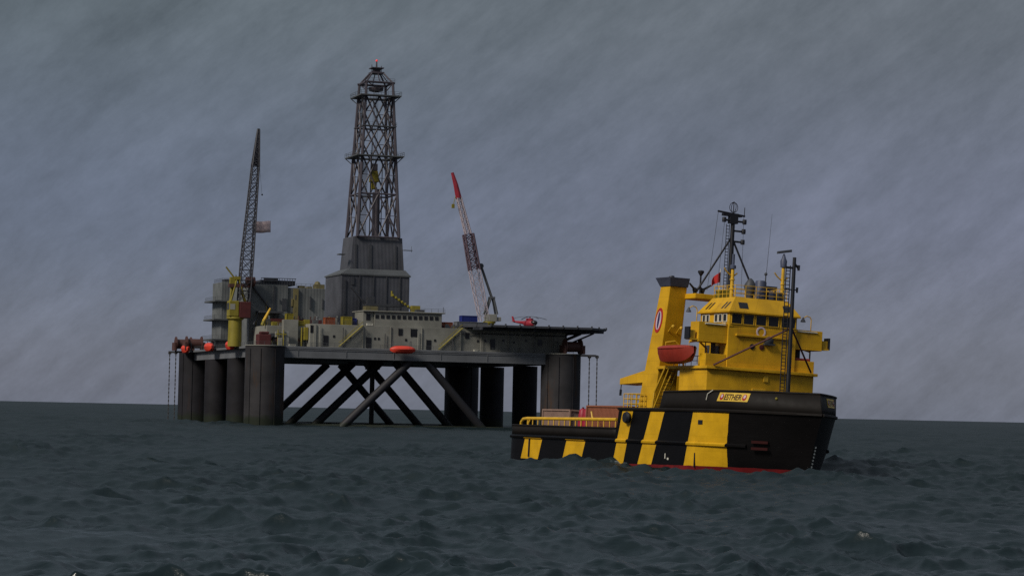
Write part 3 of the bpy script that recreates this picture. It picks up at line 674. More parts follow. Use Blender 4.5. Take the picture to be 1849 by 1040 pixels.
mb = MB(); mb.tube((1.2, 23.6, 39.8), (6.6, 23.6, 33.4), .28); mb.box(2.5, 9.6, 19, 24, 31.9, 32.5); mb.tube((2.8, 22, 32.2), (1.0, 20, 28.4), .25); mb.build('conveyor', M['dkgrey'], rig)
# left rear tower with balconies
mb = MB(); mb.box(5.0, 16, 84, 98, 22.0, 43.6); tw = mb.build('tower_block', M['module'], rig, bevel=.08)
for z, ex in ((25.3, 3.2), (31.6, 2.6), (37.4, 2.4)):
    mb = MB(); mb.box(5 - ex, 16.5, 82.3, 99, z, z + .45); rail(mb, [(16, 82.4, z + .4), (5.1 - ex, 82.4, z + .4), (5.1 - ex, 98, z + .4)], 1.1, 1.8); mb.build('balcony', M['plat'], tw)
mb = MB(); mb.box(6, 9, 85, 89, 43.6, 44.6); rail(mb, [(15.5, 84.2, 43.6), (5.2, 84.2, 43.6), (5.2, 97, 43.6)], 1.2, 1.5); mb.tube((9.5, 84.5, 43), (9.5, 84.5, 46), .15); mb.tube((14, 84.5, 43), (14, 84.5, 45.5), .2); mb.build('roof_machinery', M['dkgrey'], tw)
# front clutter
mb = MB(); mb.tube((13.6, 12, 26.0), (13.6, 12, 26.1), .1); mb.box(4.6, 17.5, 13, 14, 29.1, 30.1); mb.box(17.8, 20, 13, 14, 29.0, 30.0); mb.build('pipe_manifold', M['maroon'], rig)
# small fittings crowding the roofs and the deck
rs = random.Random(5)
for i in range(46):
    X = rs.uniform(2.5, 29); Y = rs.uniform(7, 20); a, b_, c = rs.uniform(.25, .9), rs.uniform(.3, .8), rs.uniform(.5, 2.2)
    z = 28.55 if X > 13.3 else 27.9; mt = M[rs.choice(['dkgrey', 'wall', 'olive', 'winch', 'girder', 'plat', 'rigyel'])]
    if i % 3 == 0: MB().tube((X, Y, z), (X, Y, z + c * 1.3), a * .4, n=10).lathe([(a * .6, z + c * 1.3), (a * .6, z + c * 1.3 + .3)], X, Y, 10).build('vent_pipe', mt, rig, smooth=True)
    else: MB().box(X - a, X + a, Y - b_, Y + b_, z, z + c).build('roof_box', mt, rig, bevel=.06)
for i in range(16):
    X = rs.uniform(54, 60); Y = rs.uniform(5, 25); c = rs.uniform(.4, 1.3); MB().box(X - .5, X + .5, Y - .4, Y + .4, 28.5 if X < 57.8 else 28.75, 28.5 + c + .3).build('roof_box', M[rs.choice(['dkgrey', 'olive', 'winch', 'girder'])], rig, bevel=.05)
MB().tube((58.2, 1.4, 27.2), (90, 1.4, 27.2), .14, n=6).build('wall_pipe', M['dkgrey'], rig)
for X in (16, 22.8, 35.2, 45, 55.3, 64, 69.8, 76, 80.5, 87.5): MB().tube((X, 1.2, 22), (X, 1.2, rs.uniform(25.5, 28.3)), .12, n=6).build('wall_pipe', M[rs.choice(['dkgrey', 'wall', 'girder'])], rig)
mb = MB(); rail(mb, [(13.3, 1.7, 28.55), (28.8, 1.7, 28.55)], 1.1, 1.6); rail(mb, [(53.4, 1.7, 28.55), (57.7, 1.7, 28.55)], 1.1, 1.6); mb.build('railing', M['plat'], rig)
mb = MB(); rail(mb, [(1.9, 6.6, 27.9), (12.9, 6.6, 27.9)], 1.1, 1.4); mb.build('railing', M['rigyel'], rig)
for i in range(14):      # ducts and frames on the sheeted module
    X = rs.uniform(1, 22.5); z = rs.uniform(31, 39); MB().box(X - .15, X + .15, 23.75, 24.6, z - rs.uniform(1, 5), z).build('cable_tray', M[rs.choice(['dkgrey', 'girder', 'olive'])], rig)
mb = MB(); rail(mb, [(14.5, 24.6, 39.8), (23, 24.6, 39.8)], 1.1, 1.4); mb.build('railing', M['plat'], rig)
# corner anchor winches
def winch(X, Y, z):
    mb = MB(); mb.lathe([(1.0, X - 2.6), (2.3, X - 2.55), (2.3, X - 2.2), (1.5, X - 2.15), (1.5, X + 2.15), (2.3, X + 2.2), (2.3, X + 2.55), (1.0, X + 2.6)], Y, z + 2.1, 24, axis='x')
    mb.box(X - 3.2, X - 2.65, Y - 2.2, Y + 2.2, z, z + 2.5); mb.box(X + 2.65, X + 3.2, Y - 2.2, Y + 2.2, z, z + 2.5); mb.build('anchor_winch', M['winch'], rig, smooth=True)
winch(-4.0, 98, 22.0); winch(-2.6, 88, 22.0); winch(90.6, -3.3, 22.0)
mb = MB(); mb.box(-1.6, 2.2, 2.0, 5.5, 22.0, 25.3); mb.box(-1.0, 1.6, 2.0, 4.5, 25.3, 26.0); mb.build('pump_skid', M['maroon'], rig, bevel=.3)
mb = MB(); mb.box(4.1, 5.4, 2, 3, 22, 24.3); mb.box(5.6, 7.4, 2.4, 3.4, 22, 26.2); mb.box(3.6, 6.2, 3.0, 4, 24.5, 26.1); mb.build('pump_skid', M['wall'], rig, bevel=.08)
mb = MB(); mb.tube((4.2, 2.6, 22), (4.2, 2.6, 26.6), .18); mb.tube((5.7, 2.1, 22), (5.7, 2.1, 26.6), .16); mb.box(3.4, 6.5, 2.0, 2.3, 25.2, 25.5); mb.tube((11.5, 4.4, 22), (11.5, 4.4, 27.5), .25); mb.box(12.0, 13.0, 3, 4.5, 24, 27.6); mb.build('pipework', M['rigyel'], rig)
for i in range(20):
    x = random.uniform(2.5, 13); z = random.uniform(22.4, 27); s = random.uniform(.3, .8)
    MB().box(x - s, x + s, 4.9 + random.uniform(0, 1.2), 6.45, z - s * .8, z + s * .8).build('valve_panel', M[random.choice(['dkgrey', 'glass', 'wall', 'winch', 'rigyel'])], rig, bevel=.05)
# drill house: two tiers
def oct8(x0, x1, y0, y1, c): return [(x0 + c, y0), (x1 - c, y0), (x1, y0 + c), (x1, y1 - c), (x1 - c, y1), (x0 + c, y1), (x0, y1 - c), (x0, y0 + c)]
MB().box(32.1, 53.4, 40, 59.5, 22.0, 45.3).build('drill_house', M['drillh'], rig, bevel=.15)
mb = MB(); mb.frust((31.9, 53.6, 39.8, 59.7, 45.3), (35.0, 52.4, 41.6, 54.6, 47.0)); mb.box(31.8, 53.7, 39.7, 59.8, 44.9, 45.29); mb.build('drill_house_eave', M['plat'], rig)
mb = MB(); mb.frust((35.2, 52.1, 42.0, 54.3, 47.0), (36.0, 51.5, 42.5, 54.0, 56.8)); du = mb.build('drill_house', M['drillh'], rig, bevel=.1)
for X in (36.9, 41.6, 49.4): MB().hexa([(X - .25 if X != 41.6 else X - .6, 41.7, 47.05), (X + .25, 41.7, 47.05), (X + .25, 42.1, 47.05), (X - .25, 42.1, 47.05), (X - .25 if X != 41.6 else X - .6, 42.1, 54.5), (X + .25, 42.1, 54.5), (X + .25, 42.5, 54.5), (X - .25, 42.5, 54.5)]).build('pilaster', M['dkgrey'], du)
mb = MB(); mb.box(51.6, 54.4, 41, 42, 53.0, 53.2); mb.tube((54.2, 41.5, 52.6), (54.2, 41.5, 54.4), .06); mb.box(31.5, 33.4, 41, 44, 51, 51.3); mb.build('side_platform', M['plat'], du)
for X, w, z0, z1 in ((33.0, .5, 33, 43.4), (35.2, .8, 42, 44.3), (37.5, .35, 30, 44.8), (50.2, .3, 30, 44.8), (46, .25, 30, 44.8), (42, .25, 30, 44.8)): MB().box(X, X + w, 39.7, 40.05, z0, z1).build('wall_panel', M['dkgrey'], rig)
mb = MB(); mb.tube((34.4, 37.2, 41.2), (39.0, 37.2, 36.0), .35); mb.box(38.4, 50, 34, 38.2, 35.6, 36.2); mb.box(39, 41.2, 35, 37, 36.2, 38.4); mb.build('walkway', M['dkgrey'], rig)
mb = MB(); mb.tube((46.2, 33, 38.8), (53.0, 33, 34.4), .3)
for i in range(8): t = i / 7; mb.ball((46.2 + 6.8 * t, 32.8, 38.9 - 4.4 * t), .45, n=6)
mb.box(52, 54.6, 32, 34, 33.2, 36); mb.tube((45.9, 33, 38.6), (45.9, 33, 40.2), .3); mb.build('pipe_conveyor', M['rigyel'], rig); MB().box(37, 41, 30, 33, 33, 35.3).build('equipment_shed', M['olive'], rig, bevel=.1)
# helideck
hp = [(58.5, 2.0), (64, -8), (94, -10), (101.5, -2), (104, 8), (100, 24), (92, 34), (58.5, 34)]
mb = MB(); mb.prism(hp, 29.0, 29.6); hd = mb.build('helideck', M['heli'], rig)
mb = MB()
for i in range(len(hp)):
    a, b = hp[i], hp[(i + 1) % len(hp)]; mb.box(0, 0, 0, 0, 0, 0)
    k = max(2, int(Vector((b[0] - a[0], b[1] - a[1])).length / 4))
    for j in range(k): t = j / k; x, y = a[0] + (b[0] - a[0]) * t, a[1] + (b[1] - a[1]) * t; mb.tube((x, y, 29.2), (x * 1.0, y, 30.0), .25, n=6)
mb.build('deck_edge_lamp', M['dkgrey'], hd)
mb = MB()
for x in (62, 66, 70, 74, 78, 82, 86, 90, 94, 98): mb.box(x - .2, x + .2, -6 if x < 96 else 0, 32 if x < 94 else 22, 28.2, 28.95)
mb.box(60, 100, -4, -3.5, 28.15, 28.9); mb.build('deck_beam', M['heli'], hd)
mb = MB()
for y in (3, 14, 26):
    for z0, x1 in ((24.4, 99.5), (26.2, 95.5)): mb.tube((90.2, y, z0), (x1, y, 28.4), .26, n=8)
    mb.tube((90.8, y, 22), (90.8, y, 28.4), .3, n=8)
mb.build('helideck_strut', M['heli'], hd)

# mooring chains
for i, (X, Y) in enumerate(((-7.2, 103.5), (-6.2, 98.5), (95.3, -5), (97.3, -6))):
    t = thing('mooring_chain', ['mooring chain hanging outermost at the far left corner of the rig', 'mooring chain hanging close to the leftmost rig column', 'mooring chain hanging close to the rightmost rig column', 'mooring chain hanging outermost at the right corner of the rig'][i], 'chain', MG @ T(X, Y, 0), 'mooring chains hanging from the rig corners')
    mb = MB(); n = 34
    for j in range(n):
        z = 21.2 - j * .66; a = .17
        if j % 2: mb.box(-a, a, -.06, .06, z - .4, z + .4)
        else: mb.box(-.06, .06, -a, a, z - .4, z + .4)
    mb.build('chain_links', M['chain'], t)
    s = 1 if X < 0 else -1
    mb = MB(); mb.box(*sorted((-.4, s * 2.6)), -.35, .35, 21.3, 21.9); mb.lathe([(.5, -.25), (.5, .25)], 0, 21.3, 12, axis='y'); mb.build('fairlead', M['chain'], t)

# ------------------------------------------------------------------ derrick
der = thing('derrick', 'tall dark lattice derrick with two wide platforms and a red light on top', 'derrick', MG @ T(43.7, 48.3, 56.8))
def hw(z): return 6.5 - (6.5 - 4.15) * min(1, z / 43.2)
for sx in (-1, 1):
    for sy in (-1, 1):
        a, b = hw(0), hw(47.4); MB().tube((sx * a, sy * a, 0), (sx * b, sy * b, 47.4), .5, .4, 6).build('leg', M['derrick'], der)
lev = [0, 13.2, 24.7, 33.9, 43.2]
def rot4(f):
    for k in range(4):
        c, s_ = (1, 0, -1, 0)[k], (0, 1, 0, -1)[k]; f(lambda p: (p[0] * c - p[1] * s_, p[0] * s_ + p[1] * c, p[2]))
mb = MB(); mg = MB()
def bay(R_):
    for a, b in zip(lev, lev[1:]):
        u, v = hw(a), hw(b); m = (a + b) / 2; q = hw(m)
        mb.tube(R_((-u, -u, a)), R_((0, -v, b)), .26, n=5); mb.tube(R_((u, -u, a)), R_((0, -v, b)), .26, n=5)
        mb.tube(R_((0, -u, a)), R_((-v, -v, b)), .26, n=5); mb.tube(R_((0, -u, a)), R_((v, -v, b)), .26, n=5)
    for z in lev: u = hw(z); mg.tube(R_((-u, -u, z)), R_((u, -u, z)), .27 if z in lev else .16, n=6)
    for z in (6.6, 19, 29.3, 38.5): u = hw(z); mg.tube(R_((-u, -u, z)), R_((-u * .45, -u, z)), .13, n=4); mg.tube(R_((u, -u, z)), R_((u * .45, -u, z)), .13, n=4)
rot4(bay); mb.build('bracing', M['derrick'], der); mg.build('girt', M['derrick'], der)
for z, w in ((24.7, 7.4), (43.2, 6.4)):
    mb = MB(); u = hw(z) - .3
    for a in ((-w, w, -w, -u), (-w, w, u, w), (-w, -u, -u, u), (u, w, -u, u)): mb.box(*a, z - .15, z + .2)
    rail(mb, [(-w, -w, z + .2), (w, -w, z + .2), (w, w, z + .2), (-w, w, z + .2), (-w, -w, z + .2)], 1.1, 2.0)
    for sx in (-1, 1):
        for sy in (-1, 1): mb.tube((sx * (u + .1), sy * (u + .1), z - 2.6), (sx * (w - .2), sy * (w - .2), z - .1), .14, n=4)
    mb.build('platform', M['plat'], der)
mb = MB(); u = hw(33.9) + .7
for a in ((-u, u, -u, -u + 1), (-u, u, u - 1, u)): mb.box(*a, 33.8, 34.05)
rail(mb, [(-u, -u, 34), (u, -u, 34), (u, u, 34)], 1.1, 2); mb.build('platform', M['plat'], der)
mb = MB(); u = 4.15
for sx in (-1, 1):
    for sy in (-1, 1): mb.tube((sx * u, sy * u, 47.4), (sx * 1.7, sy * 1.7, 50.6), .26, n=6)
for k in range(4):
    c, s_ = (1, 0, -1, 0)[k], (0, 1, 0, -1)[k]; P = lambda x, y, z: (x * c - y * s_, x * s_ + y * c, z)
    mb.tube(P(-u - .6, -u, 47.4), P(u + .6, -u, 47.4), .36, n=6); mb.tube(P(-u, -u, 47.4), P(0, -u + .6, 45.6), .15, n=4); mb.tube(P(u, -u, 47.4), P(0, -u + .6, 45.6), .15, n=4); mb.tube(P(0, -u, 47.4), P(0, -1.6, 50.6), .16, n=4)
mb.lathe([(2.4, 46.2), (2.2, 45.2), (.6, 44.8)], 0, 0, 14)
mb.box(-2.0, 2.0, -2.0, 2.0, 50.4, 50.9); mb.box(-1.0, 1.0, -1, 1, 50.9, 52.0); mb.box(-1.9, 1.9, -1.9, 1.9, 52.0, 52.3); mb.tube((-1.5, 0, 51), (-1.5, 0, 53.2), .12); mb.tube((1.5, 0, 51), (1.5, 0, 53), .12); mb.tube((0, 0, 52.2), (0, 0, 54.2), .3, .2)
rail(mb, [(-u - .5, -u - .4, 47.6), (u + .5, -u - .4, 47.6)], 1.0, 2)
mb.build('crown', M['derrick'], der)
MB().ball((0, 0, 54.5), .38, n=10).build('beacon', M['beacon'], der, smooth=True)
mb = MB(); mb.tube((.9, -1, 0), (.9, -1, 15), .95, .8, 12); mb.box(-.5, .4, -1.6, -.6, 0, 14); mb.tube((-1.3, -1, 0), (-1.3, -1, 26), .16); mb.tube((2.3, -1, 0), (2.3, -1, 24), .14); mb.build('guide_track', M['derrick'], der, smooth=True)
mb = MB(); mb.prism([(-1.3, -1.2), (1.4, -1.2), (1.4, 1.2), (-1.3, 1.2)], 17.2, 20.6, [(-1.0, -.9), (1.0, -.9), (1.0, .9), (-1.0, .9)]); mb.tube((0, 0, 15.0), (0, 0, 17.2), .8, 1.0); tb = mb.build('travelling_block', M['rigyel'], der, bevel=.15)
MB().box(-.9, .9, -.9, .9, 20.6, 22.8).build('block_top', M['derrick'], tb, bevel=.1)
mb = MB()
for x in (-.7, .7, -.25, .25): mb.tube((x, 0, 22.5), (x, 0, 45), .06, n=4)
for x, y, z0, z1 in ((-6.4, -5, 33, 43), (-6.6, -4, 24, 43), (-2.4, -4, 0, 30), (6.0, -5, 28, 33)): mb.tube((x * .9, y, z0), (x * .8, y, z1), .13, n=4)
mb.build('drill_line', M['dkgrey'], der)
# stand pipes racked inside, left
mb = MB()
for i in range(9): mb.tube((-4.6 + i * .36, 2, 0), (-4.0 + i * .3, 2, 23.5), .1, n=4)
mb.build('racked_pipe', M['plat'], der)

# ------------------------------------------------------------------ cranes
def lattice(mb, a, b, wa, wb, bays, r=.16, rb=.09, up=Vector((0, 1, 0))):
    a, b = Vector(a), Vector(b); d = (b - a).normalized(); s = d.cross(up).normalized(); u = s.cross(d).normalized()
    def c(t, i): w = (wa + (wb - wa) * t) / 2; return a.lerp(b, t) + s * w * (-1, 1, 1, -1)[i] + u * w * (-1, -1, 1, 1)[i]
    for i in range(4): mb.tube(c(0, i), c(1, i), r, n=5)
    for k in range(bays):
        t0, t1 = k / bays, (k + 1) / bays; tm = (t0 + t1) / 2
        for i in range(4):
            j = (i + 1) % 4; mb.tube(c(t0, i), c(t1, j), rb, n=4); mb.tube(c(t0, j), c(t1, i), rb, n=4); mb.tube(c(t1, i), c(t1, j), rb, n=4)
cr1 = thing('pedestal_crane', 'tall crane with yellow pedestal and near vertical dark boom at the rig\'s left end', 'crane', MG @ T(-4.0, 22, 22) @ Matrix.Scale(.97, 4), 'cranes on the rig')
MB().lathe([(2.1, 0), (2.0, 7.8), (2.6, 8.2), (2.6, 8.8)], 0, 0, 18).build('pedestal', M['rigyel'], cr1, smooth=True)
mb = MB(); mb.box(-2.3, .6, -2.2, 1.6, 8.9, 13.5); cb = mb.build('cab', M['rigyel'], cr1, bevel=.15)
box('window', M['wall'], cb, -2.1, -.6, -2.26, -2.18, 10.9, 12.6); box('window', M['dkgrey'], cb, -2.36, -2.28, -1.8, 1.0, 10.9, 12.9)
MB().box(.75, 4.1, -2.6, 3.6, 8.5, 13.3).build('machinery_house', M['maroon'], cr1, bevel=.12)
mb = MB(); mb.tube((-1.6, -.8, 13.4), (.2, -.8, 20.6), .3); mb.tube((-1.6, .9, 13.4), (.2, .9, 20.6), .3); mb.tube((2.9, -.8, 13.2), (.6, -.8, 20.4), .24); mb.tube((2.9, .9, 13.2), (.6, .9, 20.4), .24); mb.box(-.6, 1.4, -1.1, 1.2, 19.9, 20.8); mb.tube((-.6, 0, 20.4), (-3.2, 0, 23.6), .24); mb.box(-1.9, -.3, -.8, .8, 18.6, 20.6); mb.tube((-1.6, 0, 13), (-1.2, 0, 20), .35); mb.build('gantry', M['rigyel'], cr1)
mb = MB(); mb.lathe([(.4, 2.9), (1.5, 3.0), (1.5, 5.6), (.4, 5.7)], 0, 19.4, 14, axis='x'); mb.box(-2.2, 3.8, -1, 1, 17.6, 18.6); mb.build('hoist_drum', M['winch'], cr1, smooth=True)
mb = MB(); lattice(mb, (2.4, 0, 13.5), (3.1, 0, 26), 3.2, 3.3, 4, .2, .12); lattice(mb, (3.1, 0, 26), (4.9, 0, 54), 3.3, 2.0, 11, .2, .11); mb.build('boom', M['craned'], cr1)
mb = MB(); lattice(mb, (4.9, 0, 54), (5.6, 0, 65.2), 2.0, .45, 7, .24, .2); mb.hexa([Vector(p) for p in ((4.2, -.5, 54.2), (5.6, -.5, 54.2), (5.6, .5, 54.2), (4.2, .5, 54.2), (5.3, -.2, 65), (5.8, -.2, 65), (5.8, .2, 65), (5.3, .2, 65))]); mb.build('boom_tip', M['craned'], cr1)
mb = MB(); mb.tube((5.6, 0, 60), (7.1, 0, 46), .03); mb.ball((7.2, 0, 45.6), .3, n=6); mb.build('hook_line', M['craned'], cr1)
cr2 = thing('lattice_crane', 'crane with red tipped pink and white lattice boom behind the blue container on the rig', 'crane', MG @ T(73.2, 22, 28.8), 'cranes on the rig')
MB().lathe([(1.5, -7), (1.5, 2.2), (1.9, 2.3), (1.9, 2.8)], 0, 0, 16).build('pedestal', M['rigyel'], cr2, smooth=True)
mb = MB(); mb.box(-1.2, 2.0, -1.4, 1.4, 2.8, 5.0); mb.box(2.0, 3.4, -1.1, 1.1, 3.0, 4.2); mb.build('cab', M['wall'], cr2, bevel=.12)
mb = MB()
for y in (-1, 1): mb.tube((-1.4, y, 5), (.2, y * .7, 10), .3); mb.tube((2.2, y, 5), (1.0, y * .7, 10), .3); mb.tube((.6, y * .5, 10), (-2.9, y * .4, 19.2), .26)
mb.box(-.2, 1.4, -1, 1, 9.6, 10.2); mb.lathe([(.8, -.4), (.8, .4)], -3.0, 19.3, 10, axis='y'); mb.build('gantry', M['plat'], cr2)
mb = MB(); lattice(mb, (-1.6, 0, 3), (-5.0, 0, 18), 2.6, 2.8, 5, .14, .08); mb.build('boom_foot', M['cranew'], cr2)
mb = MB(); lattice(mb, (-5.0, 0, 18), (-7.2, 0, 28.6), 2.8, 2.6, 5, .26, .17); mb.build('boom', M['cranep'], cr2)
mb = MB(); lattice(mb, (-7.2, 0, 28.6), (-10.4, 0, 39.5), 1.6, 1.2, 6, .2, .1); mb.build('boom_extension', M['cranew'], cr2)
mb = MB(); P = [(-10.4, 0, 39.3), (-11.4, 0, 43.2), (-12.6, 0, 46.8)]
mb.tube(P[0], P[1], .95, .75, 8); mb.tube(P[1], P[2], .75, .45, 8); mb.build('boom_tip', M['winred'], cr2)
mb = MB(); mb.tube((-11.2, 0, 40.5), (-12.0, 0, 37.4), .1); mb.box(-12.5, -11.7, -.3, .3, 36.2, 37.4); mb.build('hook_block', M['rigyel'], cr2)
# short provision crane jib on the front deck (yellow)
pc = thing('jib_crane', 'small bright yellow jib standing in front of the grey module on the rig', 'crane', MG @ T(1.6, 8, 27.9))
MB().tube((-.8, 0, 0), (-.2, 0, 1.6), .5).build('post', M['rigyel'], pc); MB().tube((-.4, 0, 1.2), (1.5, 0, 4.9), .5, .3).build('jib', M['white_y'] if 'white_y' in M else M['yellow2'], pc)

# ------------------------------------------------------------------ loose things on the rig
for i, (X, Y, L, tx) in enumerate(((-5.6, 89, 8.5, 'orange red lifeboat hanging leftmost on the rig, below the brown winch'), (-5.2, 55, 9.5, 'orange red lifeboat hanging between the other two at the left end of the rig'), (-5.0, 26, 8.5, 'orange red lifeboat hanging nearest the broad front column at the left end of the rig'))):
    t = lifeboat('lifeboat', tx, L, 3.0, 3.2, MG @ T(X + .6, Y, 21.0, pi / 2) @ Matrix.Scale(.85, 4), M['orange'], M['orange'], 'lifeboats hanging on the rig')
    for q in (-3, 3): MB().path([(q, -1.4, .4), (q, -1.5, 3.6), (q, 0, 4.0), (q, 0, 3.0)], .14).build('davit', M['plat'], t)
t = lifeboat('lifeboat', 'orange red lifeboat hanging at the middle of the long front girder of the rig', 7.6, 3.0, 2.2, MG @ T(38.9, -4.3, 20.7), M['orange'], M['orange'], 'lifeboats hanging on the rig')
for q in (-2.6, 2.6): MB().path([(q, 1.7, 1.2), (q, 1.6, 3.4), (q, .3, 3.5), (q, .2, 1.6)], .1).build('davit', M['plat'], t)
# white bags / boxes near girder on left
for X, z, w in ((4.2, 19.2, 1.4),): pass
container('blue container standing on top of a pale grey one beside the helideck', MG @ T(62.5, 9, 30.85), 4.6, 2.6, 1.75, M['blue'], group=None)
container('pale grey container under the blue one beside the helideck', MG @ T(63.2, 9, 28.75), 9.2, 3.2, 2.05, M['girder'])
container('rusty orange container between the control room and the blue container', MG @ T(55.9, 12, 28.6), 4.6, 2.8, 2.0, M['rustbox'])
container('dull yellow skid right of the pale grey container on the rig', MG @ T(70.8, 7, 28.8), 4.6, 2.6, 1.3, M['rigyel'], 'skid', name='equipment_skid')
container('yellow container left of the control room on the deckhouse roof', MG @ T(25.3, 7.5, 28.6), 2.6, 2.4, 2.5, M['rigyel'])
container('dark blue container tight against the left end of the control room', MG @ T(27.7, 9.5, 28.6), 1.6, 2.4, 2.2, M['blue'])
container('rusty brown container left of the yellow one on the deckhouse roof', MG @ T(20.2, 7.5, 28.6), 2.8, 2.4, 2.1, M['rustbox'])
container('yellow square box high on the cluttered left end of the rig, right of the crane', MG @ T(8.1, 6, 29.7), 1.9, 1.9, 1.7, M['rigyel'], 'box', name='equipment_box')
container('dull yellow box below the red pipes on the cluttered left end of the rig', MG @ T(12.4, 8.5, 28.0), 2.2, 1.9, 1.5, M['rigyel'], 'box', name='equipment_box')
container('pale box lying on the main deck edge below the left pump skids', MG @ T(7.5, -1.2, 22.05), 1.7, .9, .55, M['white'], 'box', name='deck_box')
container('pale box lying on the main deck edge below the helideck', MG @ T(62.1, -1.2, 22.05), 1.7, .9, .5, M['white'], 'box', name='deck_box')
container('white box on the roof beside the left door of the control room', MG @ T(30.7, 1.9, 28.6), 1.6, .6, .6, M['white'], 'box', name='deck_box')
# helicopter
hc = thing('helicopter', 'red helicopter parked on the helideck of the rig', 'helicopter', MG @ T(83.3, 14, 29.65, radians(-62)))
mb = MB(); mb.ball((0, 0, 1.5), 2.7, 1.15, 1.15, 16); mb.tube((-1.8, 0, 1.7), (-6.6, 0, 2.1), .6, .22, 10); mb.build('fuselage', M['winred'], hc, smooth=True)
MB().ball((1.5, 0, 1.7), 1.35, .98, .8, 14).build('windscreen', M['glass'], hc, smooth=True)
mb = MB(); mb.box(-1.2, .9, -.55, .55, 2.5, 3.0); mb.tube((0, 0, 2.9), (0, 0, 3.5), .18); mb.build('engine_cowling', M['winred'], hc, bevel=.15)
mb = MB(); mb.hexa([(-7.0, -.08, 2.0), (-6.0, -.08, 2.0), (-6.0, .08, 2.0), (-7.0, .08, 2.0), (-7.5, -.08, 3.7), (-6.9, -.08, 3.7), (-6.9, .08, 3.7), (-7.5, .08, 3.7)]); mb.box(-6.4, -5.8, -1.3, 1.3, 2.05, 2.15); mb.build('tail_fin', M['winred'], hc)
mb = MB()
for k in range(4):
    a = radians(62 + 8 + 90 * k); L = 5.6; c_, s_ = cos(a), sin(a)
    pts = [(c_ * t * L, s_ * t * L, 3.5 - .75 * t * t) for t in (0, .25, .5, .75, 1)]
    for p, q in zip(pts, pts[1:]):
        n_ = Vector((-s_, c_, 0)) * .18; mb.hexa([Vector(p) - n_, Vector(q) - n_, Vector(q) + n_, Vector(p) + n_] + [Vector(v) + Vector((0, 0, .09)) for v in (Vector(p) - n_, Vector(q) - n_, Vector(q) + n_, Vector(p) + n_)])
mb.build('rotor_blades', M['dkgrey'], hc)
mb = MB()
for sg in (-1, 1): mb.tube((-1.8, sg * 1.1, .12), (1.9, sg * 1.1, .12), .09); mb.tube((-.9, sg * .8, .8), (-.9, sg * 1.1, .12), .07); mb.tube((1, sg * .8, .8), (1, sg * 1.1, .12), .07)
mb.build('skids', M['dkgrey'], hc)
# pale banner by the left crane, on its staff
fg = thing('flag', 'pale pinkish rectangular flag flying right of the tall left crane boom', 'flag', MG @ T(.95, 24.5, 38.1))
MB().tube((.0, 0, -1), (0, 0, 21.4), .09, .07, 6).build('flagstaff', M['craned'], fg)
mb = MB(); n = 14; vs = []
for i in range(n + 1):
    for j in range(4): t_ = i / n; vs.append((.1 + 5.3 * t_, .28 * sin(t_ * 6 + j * .3) * t_, 17.0 + j * 1.12 + .45 * t_ + .06 * sin(t_ * 9)))
mb.add(vs, [(i * 4 + j, i * 4 + 4 + j, i * 4 + 5 + j, i * 4 + 1 + j) for i in range(n) for j in range(3)])
o = mb.build('cloth', M['flagc'], fg, smooth=True); o.modifiers.new('s', 'SOLIDIFY').thickness = .03

